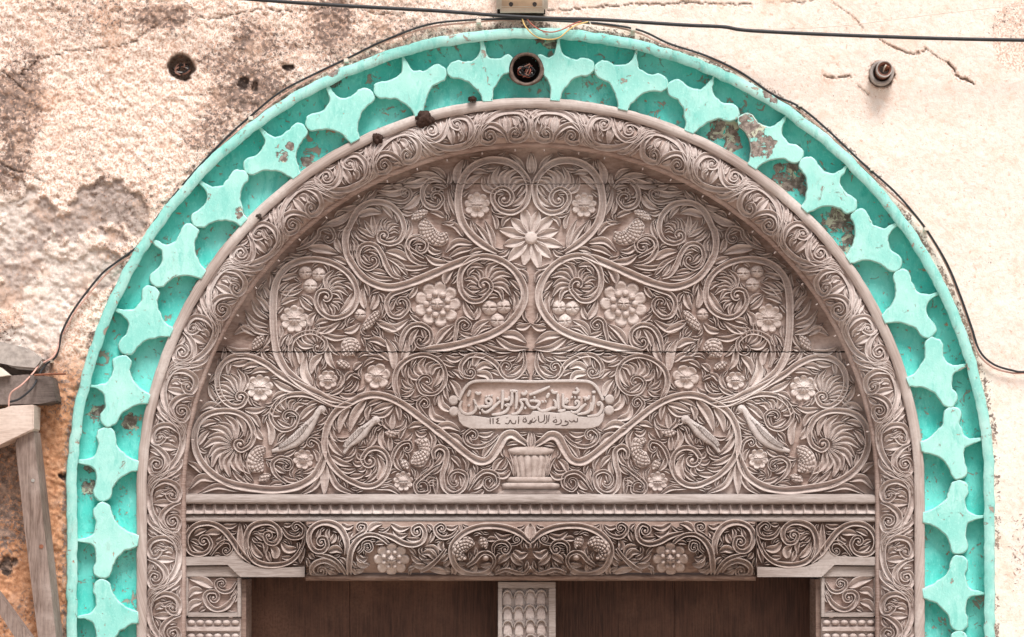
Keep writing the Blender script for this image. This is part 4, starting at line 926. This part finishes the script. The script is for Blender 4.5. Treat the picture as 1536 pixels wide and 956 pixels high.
ls(L1((325, 628), (390, 540), (460, 482), (530, 492), (548, 560), (508, 606)), L1((490, 575))[0], 3.4)
ls(L1((742, 660), (702, 560), (702, 440), (752, 332), (850, 284), (960, 284), (1038, 342), (1058, 430), (1010, 500), (930, 490), (898, 430)), L1((942, 420))[0], 5.0)
ls(L1((720, 540), (762, 650), (860, 715), (1000, 732), (1140, 706), (1240, 630), (1300, 520), (1335, 400)), None, 4.8)
ls(L1((1080, 335), (1140, 420), (1220, 445), (1298, 420), (1318, 345), (1270, 292)), L1((1235, 330))[0], 3.8)
ls(L2((545, 500), (562, 380), (530, 250), (450, 135), (330, 85), (210, 92), (112, 152), (66, 260), (92, 380), (160, 448), (250, 448), (306, 380), (288, 292)), L2((232, 332))[0], 5.2)
ls(L2((590, 780), (588, 620), (612, 450), (682, 322), (790, 245), (920, 242), (1020, 290), (1090, 350)), None, 5.2)
ls(L2((960, 212), (1130, 262), (1280, 340), (1420, 362), (1525, 310), (1555, 205), (1500, 112), (1420, 132)), L2((1455, 190))[0], 4.8)
ls(L2((600, 315), (700, 245), (790, 190), (800, 112), (740, 92)), L2((735, 145))[0], 3.6)
ls(L2((150, 492), (300, 522), (430, 590), (520, 700), (560, 800)), None, 4.2)
ls(L2((480, 720), (400, 625), (280, 575), (165, 605), (105, 680), (135, 765), (240, 785)), L2((225, 715))[0], 4.6)
ls(L2((700, 480), (760, 420), (770, 350), (850, 330), (880, 400)), L2((825, 405))[0], 3.)
ls(L3((1412, 335), (1290, 225), (1130, 155), (950, 125), (760, 135), (590, 195), (470, 292), (402, 420), (420, 570), (500, 690), (640, 752), (800, 745), (900, 700)), None, 5.2, w1=4)
ls(L3((480, 175), (400, 250), (290, 272), (212, 222), (192, 150), (240, 104)), L3((275, 155))[0], 3.6)
ls(L3((1150, 370), (1240, 355), (1292, 310), (1270, 262)), L3((1242, 300))[0], 3.2)
ls(L3((940, 480), (942, 390), (1000, 332), (1090, 332), (1150, 392), (1128, 458)), L3((1092, 428))[0], 3.8)
ls(L3((600, 650), (700, 575), (770, 492), (850, 468), (932, 512), (952, 600), (900, 690)), None, 4.)
ls(L3((960, 740), (1100, 690), (1220, 720), (1330, 735), (1410, 660)), None, 3.8)
ls(L3((0, 720), (120, 650), (240, 540), (330, 420)), None, 4.2)
lc.dome(L3((842, 535))[0], 6, 16, True, 'berry'); 
lc.hatched(L3((700, 355), (590, 350), (500, 420), (500, 510), (590, 545)), [8, 12, 12, 9, 6], 16); lc.hatched(L3((775, 265), (815, 340), (850, 415)), [6, 7, 5], 16)
lc.ballflower(L2((1130, 565))[0], 27, 8, True, 10.5)
lc.leaf(*L3((1412, 290), (1412, 85)), 9, 0, 17, both=False, name='palmette')
for a, b, w, bd in [(*L1((640, 640), (638, 275)), 6, 0), (*L1((880, 650), (760, 480)), 6, -.12), (*L1((1010, 665), (960, 520)), 8, .2), (*L1((1240, 560), (1070, 480)), 7, -.25), (*L1((1100, 300), (1190, 290)), 4, .15), (*L1((380, 480), (460, 400)), 6, .3), (*L1((150, 410), (290, 350)), 5, -.1), (*L1((360, 625), (440, 625)), 3, -.2), (*L1((1310, 540), (1270, 720)), 5, 0),
                    (*L2((340, 340), (400, 215)), 5.5, .15), (*L2((320, 460), (510, 475)), 7, -.25), (*L2((490, 95), (650, 110)), 5, .25), (*L2((610, 310), (640, 200)), 5, -.3), (*L2((830, 190), (1010, 95)), 6, -.15), (*L2((1120, 95), (1370, 130)), 5.5, .2), (*L2((1150, 180), (1340, 220)), 5.5, .25), (*L2((690, 500), (830, 540)), 6, .3), (*L2((690, 560), (850, 640)), 6, .2), (*L2((80, 470), (150, 560)), 4.5, .1),
                    (*L3((230, 510), (50, 400)), 7, .25), (*L3((200, 560), (20, 480)), 7, .3), (*L3((285, 440), (300, 310)), 6, -.2), (*L3((860, 300), (1000, 310)), 5, -.1), (*L3((1190, 240), (940, 200)), 5.5, -.25), (*L3((1150, 500), (1000, 620)), 6.5, .1), (*L3((1170, 480), (1330, 640)), 6.5, .08), (*L3((1200, 440), (1390, 470)), 7, .3), (*L3((1390, 420), (1340, 330)), 5, .2), (*L3((330, 130), (490, 110)), 4.5, .2), (*L3((640, 720), (720, 640)), 5, .2), (*L3((300, 640), (380, 560)), 4.5, .1)]:
    lc.leaf(a, b, w * .85, bd, 13.5)
print('lintel leaves', lc.fill((26, 22, 18, 15, 12, 10, 8), MX - 1, h=13.5, ratio=.19))
lc.emit(300)
# plain lower arris of the lintel either side
for sx in (1, -1):
    q = lambda p: [((x if sx > 0 else 2 * MX - x), y) for x, y in p]
    out = q(L1((45, 640), (300, 640), (470, 632), (600, 560), (680, 690), (800, 742), (960, 760), (1150, 752), (1325, 745), (1325, 855), (640, 855), (505, 725), (45, 732)))
    out = np.array(out); n = len(out)
    fr_, bk = W(out[:, 0], out[:, 1], .0125), W(out[:, 0], out[:, 1], .10)
    F = [(i, (i + 1) % n, n + (i + 1) % n, n + i) for i in range(n)] + [tuple(range(n))]
    build('plain_rail', np.vstack([fr_, bk]), F, M['bleached'], lin, False)
    # end cheek where the bulging middle stops
    e = LB0 if sx > 0 else LB1; py = np.linspace(783, 874, 24)
    P1 = W(np.full(24, e), py, lint_depth(np.full(24, AX), py) + .002); P2 = W(np.full(24, e), py, np.full(24, .06))
    build('end_cheek', np.vstack([P1, P2]), [tuple(int(t) for t in f) for f in grid_faces(2, 24)], M['lintelw'], lin, False)

# ---------------------------------------------------------------- jambs
def boxpx(name, x0, y0, x1, y1, d0, d1, mat, parent, bev=.002, smooth=False):
    """bevelled block given by its front face in px at depth d0"""
    a = W(x0, y0, d0); b = W(x1, y1, d0)
    me = bmesh.new(); bmesh.ops.create_cube(me, size=1)
    cx, cz = (a[0] + b[0]) / 2, (a[2] + b[2]) / 2
    for v in me.verts: v.co = (cx + v.co.x * abs(b[0] - a[0]), (d0 + d1) / 2 + v.co.y * (d1 - d0), cz + v.co.z * abs(a[2] - b[2]))
    bmesh.ops.bevel(me, geom=me.edges[:], offset=bev, segments=2, affect='EDGES')
    V = np.array([v.co[:] for v in me.verts]); F = [tuple(v.index for v in f.verts) for f in me.faces]; me.free()
    return build(name, V, F, mat, parent, smooth)
GYP = ZC / S + 478 - 4      # ground row at the wall plane
def jamb(sx, label):
    X = (lambda x: x) if sx > 0 else (lambda x: 2 * MX - x)
    base = W(X(320), 900, .05); t = thing('door_jamb', label, 'door jamb', (float(base[0]), .05, 0.))
    def bx(name, x0, y0, x1, y1, d0, d1, mat, bev=.002):
        return boxpx(name, min(X(x0), X(x1)), y0, max(X(x0), X(x1)), y1, d0, d1, mat, t, bev)
    bx('cap_block', 276, 849.5, 360, 866, .0235, .12, M['bleached'])
    bx('capital', 277, 866.5, 357, 923, .034, .12, M['ground_wood'])
    # raised border of the carved square
    bx('border', 277, 866.5, 282, 924, .0225, .06, M['bleached'], .001); bx('border', 356, 866.5, 361, 926, .0225, .11, M['bleached'], .001); bx('border', 282, 919, 356, 926, .0235, .06, M['bleached'], .001)
    bx('reveal', 361, 869, 369, 2120, .045, .19, M['lintelw'], .001)
    bx('shaft', 277, 927, 361, 2120, .034, .12, M['carved'])
    bx('plinth', 275, 2121, 366, 2150, .02, .12, M['carved'])
    for yb in (934.2, 954.5, 975, 995):
        bx('fillet', 279, yb + 6.2, 360, yb + 13.2, .0235, .05, M['carved'], .0015)
    jc = Carving(t, lambda Q: W(Q[:, 0] if sx > 0 else 2 * MX - Q[:, 0], Q[:, 1], .034 - Q[:, 2] * S), M['carved'])
    for yb in (934.2, 954.5, 975, 995):
        for k in range(6):
            c = (287 + 13.2 * k, yb); jc.polar(c, lambda T: 6.1 / np.sqrt((np.cos(T))**2 + (np.sin(T) * 1.35)**2), lambda Q, T: 7.5 * np.sqrt(np.maximum(0, 1 - (Q * .96)**2)), 6, 18, False, 'bead')
    jc.stem(J_((590, 470), (540, 580), (460, 650), (370, 665), (290, 610), (262, 530), (300, 480), (370, 480)), J_((350, 540))[0], 4.8, h=8); jc.stem(J_((595, 375), (540, 460), (460, 480), (390, 440), (382, 375), (430, 350)), J_((440, 392))[0], 3.6, h=8)
    for a, b, w, bd in [(*J_((350, 430), (95, 335)), 9, .08), (*J_((240, 470), (85, 545)), 7, .25), (*J_((230, 580), (85, 690)), 7, .2), (*J_((490, 690), (590, 690)), 6, .25), (*J_((560, 590), (595, 500)), 4, .1), (*J_((520, 520), (590, 440)), 4, .1), (*J_((270, 650), (200, 690)), 4, .1)]:
        jc.leaf(a, b, w * .85, bd, 7.5)
    jc.emit(300)
    return t
jamb(1, 'carved wooden door jamb with leaf square and beads, on the propped timbers side'); jamb(-1, 'carved wooden door jamb with leaf square and beads, on the pipe stub side')

# ---------------------------------------------------------------- doors
DY = .165
for sx, lb, xs_ in ((-1, 'dark brown plank door leaf on the propped timbers side', [366, 524.5, 789]), (1, 'dark brown plank door leaf on the pipe stub side', [790, 1012, 1226])):
    t = thing('door_leaf', lb, 'door', base_at(sum(xs_) / len(xs_), DY))
    for k in range(len(xs_) - 1):
        boxpx('plank', xs_[k] + .2, 845, xs_[k + 1] - .2, 2195, DY + random.uniform(0, .0015), DY + .05, M['door'], t, .0012)
cp = thing('center_post', 'pale carved centre post with rows of scales between the two door leaves', 'door post', base_at(789, .06))
boxpx('post_body', 748, 874, 833, 2200, .066, .165, M['carved'], cp, .0015)
for x0, y0, x1, y1 in ((747, 873, 833.5, 882.2), (747, 882.4, 753.2, 2190), (823, 882.4, 833.5, 2190)): boxpx('post_border', x0, y0, x1, y1, .05, .1, M['bleached'], cp, .0012)
sc = Carving(cp, lambda Q: W(Q[:, 0], Q[:, 1], .066 - Q[:, 2] * S), M['carved'])
for row in range(8):
    for k in range(4):
        x = 761.5 + k * 17.0 + random.uniform(-.8, .8); y = 886.5 + row * 22.5 + random.uniform(-.8, .8) - (1.5 if k > 1 else 0)
        t = np.linspace(-1, 1, 15); ww = 7.4 + random.uniform(-.6, .8)
        P = np.stack([x + ww * np.sin(t * math.pi / 2), y + 9.5 * (1 - np.cos(t * math.pi / 2)) + np.abs(t)**3 * 1], 1)
        sc.sweep('scale_rim', P, 2.5 * (1 - .55 * np.abs(t)) + .3, 7.5, PR_RND, False, M['bleached'], False)
        G = np.stack([np.stack([x + 5.2 * q * np.linspace(-1, 1, 7), np.full(7, y + 3 + yy_), hh_ * (1 - .25 * np.linspace(-1, 1, 7)**2)], 1) for yy_, q, hh_ in ((0, .5, .6), (4, 1, 2.4), (10, 1.15, 4.2), (16, 1.2, 5.6), (19, 1.15, 6), (19.3, 1.1, -1))])
        sc.add('scale', G, None, None, False, 10)
sc.emit(300)

# ---------------------------------------------------------------- wires and wall fittings
def tube(name, pts3, r, mat, parent=None, sides=8, step=.006):
    P = catmull(np.array(pts3, float), step); n = len(P)
    T = np.gradient(P, axis=0); T /= np.linalg.norm(T, axis=1)[:, None] + 1e-12
    ref = np.array([0, 1., 0]); A = np.cross(T, ref); la = np.linalg.norm(A, axis=1)[:, None]; A = np.where(la > 1e-3, A / (la + 1e-9), np.array([1., 0, 0])); Bv = np.cross(T, A)
    th = np.linspace(0, 2 * math.pi, sides, endpoint=False)
    V = P[:, None] + r * (np.cos(th)[None, :, None] * A[:, None] + np.sin(th)[None, :, None] * Bv[:, None])
    F = [tuple(int(t) for t in f) for f in grid_faces(n, sides, True)] + [tuple(range(sides)), tuple(range((n - 1) * sides, n * sides))]
    return build(name, V.reshape(-1, 3), F, mat, parent)
def wire(name, px, y, r, mat, label, cat, jit=0., parent=None, group=None):
    rr = random.Random(name + label if label else name)
    q = [W(x + rr.uniform(-jit, jit), yy_ + rr.uniform(-jit, jit), (y if not isinstance(y, (list, tuple)) else y[i]) + rr.uniform(-jit, jit) * .0008) for i, (x, yy_) in enumerate(px)]
    o = tube(name, q, r, mat, parent)
    if label: tag(o, label, cat, group)
    return o
wire('overhead_cable', [(-1400, -120), (-600, -70), (0, -30), (390, 0), (512, 8.5), (660, 17), (760, 24), (830, 28), (900, 29.5), (1024, 37.5), (1085, 40.5), (1130, 46.5), (1300, 54.5), (1536, 61), (2200, 70), (3200, 75)], -.075, .0044, M['black_cable'], 'thick black cable strung across the wall above the arch', 'cable', .4)
rim_path = [(93, 497), (112, 462), (150, 415), (172, 396), (196, 379), (213, 362), (225, 341), (270, 284), (330, 216), (375, 175), (420, 139), (470, 113), (520, 88), (575, 62), (640, 38), (700, 30.5), (760, 28), (830, 31), (900, 35), (960, 45), (1005, 66), (1060, 85), (1110, 108), (1160, 141), (1200, 161), (1240, 194), (1290, 241), (1340, 286), (1372, 320), (1395, 352), (1420, 396), (1440, 440), (1458, 490), (1470, 525), (1490, 545), (1518, 555), (1545, 558), (1700, 560)]
bl = [(15, 604), (30, 598), (48, 583), (58, 566), (62, 556), (72, 545), (84, 535), (90, 518)] + rim_path
yb = [-.09, -.09, -.09, -.06, -.04, -.02] + [-.012] * 2 + [-.014] * len(rim_path)
wire('wall_cable', bl, yb, .0026, M['black_cable'], 'black cable clipped along the outer edge of the turquoise arch', 'cable', 1.)
pk = [(14, 612), (13, 602), (18, 590), (32, 577), (48, 560), (60, 548), (78, 537), (87, 522), (90, 505)]
wire('wall_cable', pk + [(x + 2.2 * math.sin(i * .9) + (2 if x > 796 else -1) * -1.2, y + 3.2 + 1.5 * math.cos(i * 1.3)) for i, (x, y) in enumerate(rim_path)], [-.10, -.10, -.10, -.09, -.06, -.04, -.02, -.012, -.012] + [-.011] * len(rim_path), .0021, M['pink_cable'], 'thin pinkish cable running beside the black one around the arch', 'cable', 1.2)
wire('thread', [(1085, 41), (1130, 44), (1250, 40), (1400, 22), (1536, 7), (1800, -20)], [-.07, -.065, -.05, -.05, -.05, -.05], .0008, M['thread'], 'fine pale thread slanting up from the overhead cable', 'thread')
wire('loose_wire', [(783, 27), (787, 38), (796, 49), (808, 57), (825, 59.5), (840, 56), (852, 46), (866, 37), (882, 33)], [-.03, -.04, -.045, -.05, -.05, -.045, -.04, -.035, -.02], .0016, M['yellow_wire'], 'loose yellow wire looping down over the top of the arch', 'wire')
wire('loose_wire', [(790, 28), (798, 37), (810, 45), (826, 48.5), (842, 45), (858, 37), (872, 32)], [-.03, -.035, -.04, -.045, -.04, -.035, -.02], .0015, M['red_wire'], 'loose red wire looping beside the yellow one above the arch', 'wire')
wire('loose_wire', [(884, 32), (888, 40), (897, 46), (915, 46)], [-.025, -.03, -.03, -.02], .0013, M['white_plastic'], 'short white wire curling at the top of the arch', 'wire')
clips = [(75, 541), (213, 358), (272, 281), (376, 177), (519, 90), (718, 31), (950, 43), (1201, 157), (1309, 253), (1390, 343)]
for i, (x, y) in enumerate(clips):
    o = boxpx('cable_clip', x - 3.4, y - 2.6, x + 3.4, y + 3.2, -.019, .004, M['white_plastic'], None, .001)
    tag(o, 'tiny white plastic clip holding the cables to the wall', 'cable clip', 'cable clips around the arch')
# junction box
jb = thing('junction_box', 'cream plastic junction box with two screw holes above the arch', 'junction box', tuple(W(784, 20, 0)))
boxpx('base_plate', 746, -44, 818, 21, -.02, .01, M['dark_hole'], jb, .004)  # near-black plate painted as the shadow below the box
boxpx('cover', 744.5, -48, 822, 16.5, -.052, -.02, M['white_plastic'], jb, .009, True)
boxpx('face', 750, -44, 816, 11.5, -.0545, -.045, M['cream_plastic'], jb, .004, True)
for x in (766.5, 802): 
    th = np.linspace(0, 2 * math.pi, 16, endpoint=False); q = W(x, 6.5, -.0552)
    build('screw_hole', [(q[0] + .0052 * math.cos(a), q[1] + e, q[2] + .0052 * math.sin(a)) for e in (0, .006) for a in th], [tuple(range(16))] + [(i, (i + 1) % 16, 16 + (i + 1) % 16, 16 + i) for i in range(16)], M['dark_hole'], jb, False)
# pipe stub
def ring_tube(name, c0, c1, ro, ri, mat, parent, n=28):
    """open pipe from c0 (wall) to c1 (mouth)"""
    c0 = np.array(c0); c1 = np.array(c1); ax = (c1 - c0) / np.linalg.norm(c1 - c0); u = np.cross(ax, [0, 0, 1.]); u /= np.linalg.norm(u); v = np.cross(ax, u)
    th = np.linspace(0, 2 * math.pi, n, endpoint=False); e = (np.cos(th)[:, None] * u + np.sin(th)[:, None] * v)
    V = np.vstack([c0 + e * ro, c1 + e * ro, c1 + ax * .0008 + e * (ro - .001), c1 + e * ri, c1 - ax * .03 + e * ri, c1 - ax * .03 + e * .0002])
    return build(name, V, [tuple(int(t) for t in f) for f in grid_faces(6, n, True)], mat, parent)
ps = thing('pipe_stub', 'grey plastic pipe stub with a brown inner pipe sticking out of the wall', 'pipe', tuple(W(1322, 112, .01)))
ring_tube('outer_pipe', W(1321, 114, .03), W(1323, 109, -.03), .0285, .0215, M['pvc'], ps)
ring_tube('inner_pipe', W(1323, 110, .0), W(1326.5, 104, -.055), .0185, .0125, M['pvc_in'], ps)
ring_tube('pipe_rim', W(1326, 104.5, -.048), W(1326.8, 103.6, -.058), .0195, .0165, M['pvc'], ps)
for k in range(3): wire('wire_end', [(1325 + k * 2, 108 - k), (1326 + k * 3, 103), (1331 + k * 2 - 2, 98 + k)], [-.04, -.055, -.066], .0017, M['rust'] if k else M['white_plastic'], None, None, 0, ps)
# empty conduit boxes with tangled wires
def conduit(cx, cy, r, depth, label, colors, shell=True, dy=0.):
    t = thing('conduit_box', label, 'conduit box', tuple(W(cx, cy, depth)))
    if shell:
        th = np.linspace(0, 2 * math.pi, 30, endpoint=False); prof = [(r + 6, dy + .006), (r + 5, dy - .0185), (r + .8, dy - .0165), (r, dy - .010), (r - 1, dy + .02), (r - 1.5, dy + .03), (.1, dy + .03)]
        V = np.array([[W(cx + (q + 1.6 * math.sin(3 * a + k) * (k < 2)) * math.cos(a), cy + (q + 1.2 * math.cos(2 * a + k) * (k < 2)) * math.sin(a), yv) for a in th] for k, (q, yv) in enumerate(prof)])
        build('plaster_collar', V[:4].reshape(-1, 3), grid_faces(4, 30, True), M['collar'], t); build('box_shell', V[3:].reshape(-1, 3), grid_faces(4, 30, True), M['dark_hole'], t)
    rr = random.Random(int(cx))
    for k, col in enumerate(colors):
        a0 = rr.uniform(0, 6.28); pts = []
        for i in range(7):
            a = a0 + i * rr.uniform(.7, 1.4); q = r * rr.uniform(.25, .8); pts.append((cx + q * math.cos(a), cy + q * .7 * math.sin(a) + 2))
        wire('tangled_wire', pts, [dy + rr.uniform(-.008, .012) for _ in pts], rr.uniform(.0011, .0017), col, None, None, 0, t)
    return t
conduit(272, 102, 17, .045, 'round hole in the bare wall with a dark tangle of wires', [M['black_cable']] * 4 + [M['brown_cable'], M['brown_cable'], M['pvc']], False, .024)
conduit(789.5, 104, 20.5, .02, 'round conduit box full of tangled wires set in the turquoise arch crown', [M['black_cable']] * 5 + [M['red_wire'], M['brown_cable'], M['red_wire'], M['pvc']], True, -.006)
# mud nests on the fillet
def blobmesh(name, cx, cy, rx, ry, y, thick, mat, seed):
    bm = bmesh.new(); bmesh.ops.create_icosphere(bm, subdivisions=4, radius=1); V = np.array([v.co[:] for v in bm.verts]); F = [tuple(v.index for v in f.verts) for f in bm.faces]; bm.free()
    n = fbm(V[:, 0] * 2.6 + seed, V[:, 2] * 2.6 + V[:, 1] * 1.7, 4, seed) - .5; V = V * (1 + 1.3 * n)[:, None]
    c = W(cx, cy, y); return build(name, c + V * np.array([rx * S, thick, ry * S]), F, mat)
for cx, cy, rx, ry, lb in ((637, 180, 14, 11, 'crumbly dark mud nest on the wooden fillet, the biggest one'), (567, 208, 7.5, 7.5, 'small dark mud nest on the wooden fillet beside the bigger one'), (708, 149, 6, 4, 'flat dark mud smear under the scallops near the crown')):
    tag(blobmesh('mud_nest', cx, cy, rx, ry, -.022, .012, M['mud'], int(cx)), lb, 'mud nest')
tag(blobmesh('knot_plug', 388.5, 325, 4.2, 4.2, -.0165, .004, M['grime_dark'], 9), 'small dark round plug in the arched wooden frame', 'plug')  # dark blob stands for the shade inside a small hole
for i in range(34):       # small nail heads along the frame's inner edge
    u = -880 + i * 53 + random.uniform(-8, 8); x, y = arch_xy(u, 514.5)
    if y > 700: continue
    p = W(x, y, .0); q = W(AX + (x - AX) * .9935, AY + (y - AY) * .9935, -.002)
    o = tube('nail', [p, (p + q) / 2, q], .0018, M['carved'] if i % 3 else M['vase'], arch, 6, .002)

# ---------------------------------------------------------------- propped timbers at the left edge
def beam(name, pts, d0, d1, mat, label, cat='timber', bev=.003, dshift=None, kids=None):
    """a sawn timber: its face outline in px at depth d0, running back to d1"""
    pts = np.array(pts, float); n = len(pts)
    f = W(pts[:, 0], pts[:, 1], d0)
    off = np.array([(dshift or (0, 0))[0] * S, 0, -(dshift or (0, 0))[1] * S])
    b = f + np.array([0, d1 - d0, 0]) + off
    bm = bmesh.new(); vs = [bm.verts.new(p) for p in np.vstack([f, b])]
    bm.faces.new(vs[:n]); bm.faces.new(vs[n:][::-1])
    for i in range(n): bm.faces.new((vs[i], vs[n + i], vs[n + (i + 1) % n], vs[(i + 1) % n]))
    bmesh.ops.bevel(bm, geom=bm.edges[:], offset=bev, segments=2, affect='EDGES')
    bm.verts.index_update(); V = np.array([v.co[:] for v in bm.verts]); F = [tuple(v.index for v in q.verts) for q in bm.faces]; bm.free()
    if kids is None:
        o = build(name, V, F, mat, None, False); return tag(o, label, cat)
    t = thing(name, label, cat, (float(V[:, 0].mean()), float(V[:, 1].max()), float(V[:, 2].min()))); build('shaft', V, F, mat, t, False)
    for x, y, r, m_ in kids:
        c = W(x, y, d0 - .0005); th = np.linspace(0, 2 * math.pi, 12, endpoint=False)
        build('nail_head', [(c[0] + r * S * math.cos(a), c[1] - e, c[2] + r * S * math.sin(a)) for e in (-.002, .001) for a in th], [tuple(range(12, 24))] + [(i, (i + 1) % 12, 12 + (i + 1) % 12, 12 + i) for i in range(12)], m_, t, False)
    return t
beam('plank_stub', [(-260, 560), (0, 565), (40, 562), (77, 565), (85, 603), (60, 606), (-260, 612)], -.07, .005, M['timber_dark'], 'dark weathered plank end jutting below the grey cement ledge')
beam('cross_beam', [(-300, 690), (-300, 760), (0, 667), (50, 645), (51, 607), (14, 609), (0, 616)], -.11, -.03, M['timber_pale'], 'pale sawn cross beam resting on top of the leaning post', dshift=(0, 0))
beam('leaning_post', [(22, 664), (28, 652), (50, 646), (56, 700), (67, 800), (84, 956), (190, 2140), (150, 2150), (57, 956), (35, 780)], -.09, -.03, M['timber_grey'], 'grey leaning timber post propped against the wall beside the arch', kids=[(49.5, 721, 2.6, M['steel']), (62, 820, 3.2, M['rust'])], dshift=(3, 0))
beam('brace', [(-160, 742), (-150, 715), (0, 893), (46, 956), (150, 1095), (130, 1120), (22, 956), (0, 922)], -.13, -.09, M['timber_grey'], 'short grey diagonal brace below the leaning post')
beam('cement_ledge', [(-260, 505), (0, 512), (40, 522), (66, 540), (55, 556), (20, 553), (0, 541), (-260, 520)], -.05, .01, M['cement'], 'broken grey cement ledge above the dark plank end', 'ledge', .006)
beam('white_board', [(-200, 520), (0, 551), (15, 563), (0, 565), (-200, 560)], -.085, -.06, M['white_plastic'], 'white painted board corner beside the dark plank end', 'board', .001)
tag(tube('iron_nail', [W(52, 563, -.075), W(75, 561.5, -.09), W(98, 561, -.11)], .0026, M['rust']), 'long rusty nail sticking out above the dark plank end', 'nail')
print('objects', len(bpy.data.objects), 'tris', sum(len(o.data.loop_triangles) or len(o.data.polygons) * 2 for o in bpy.data.objects if o.type == 'MESH'))
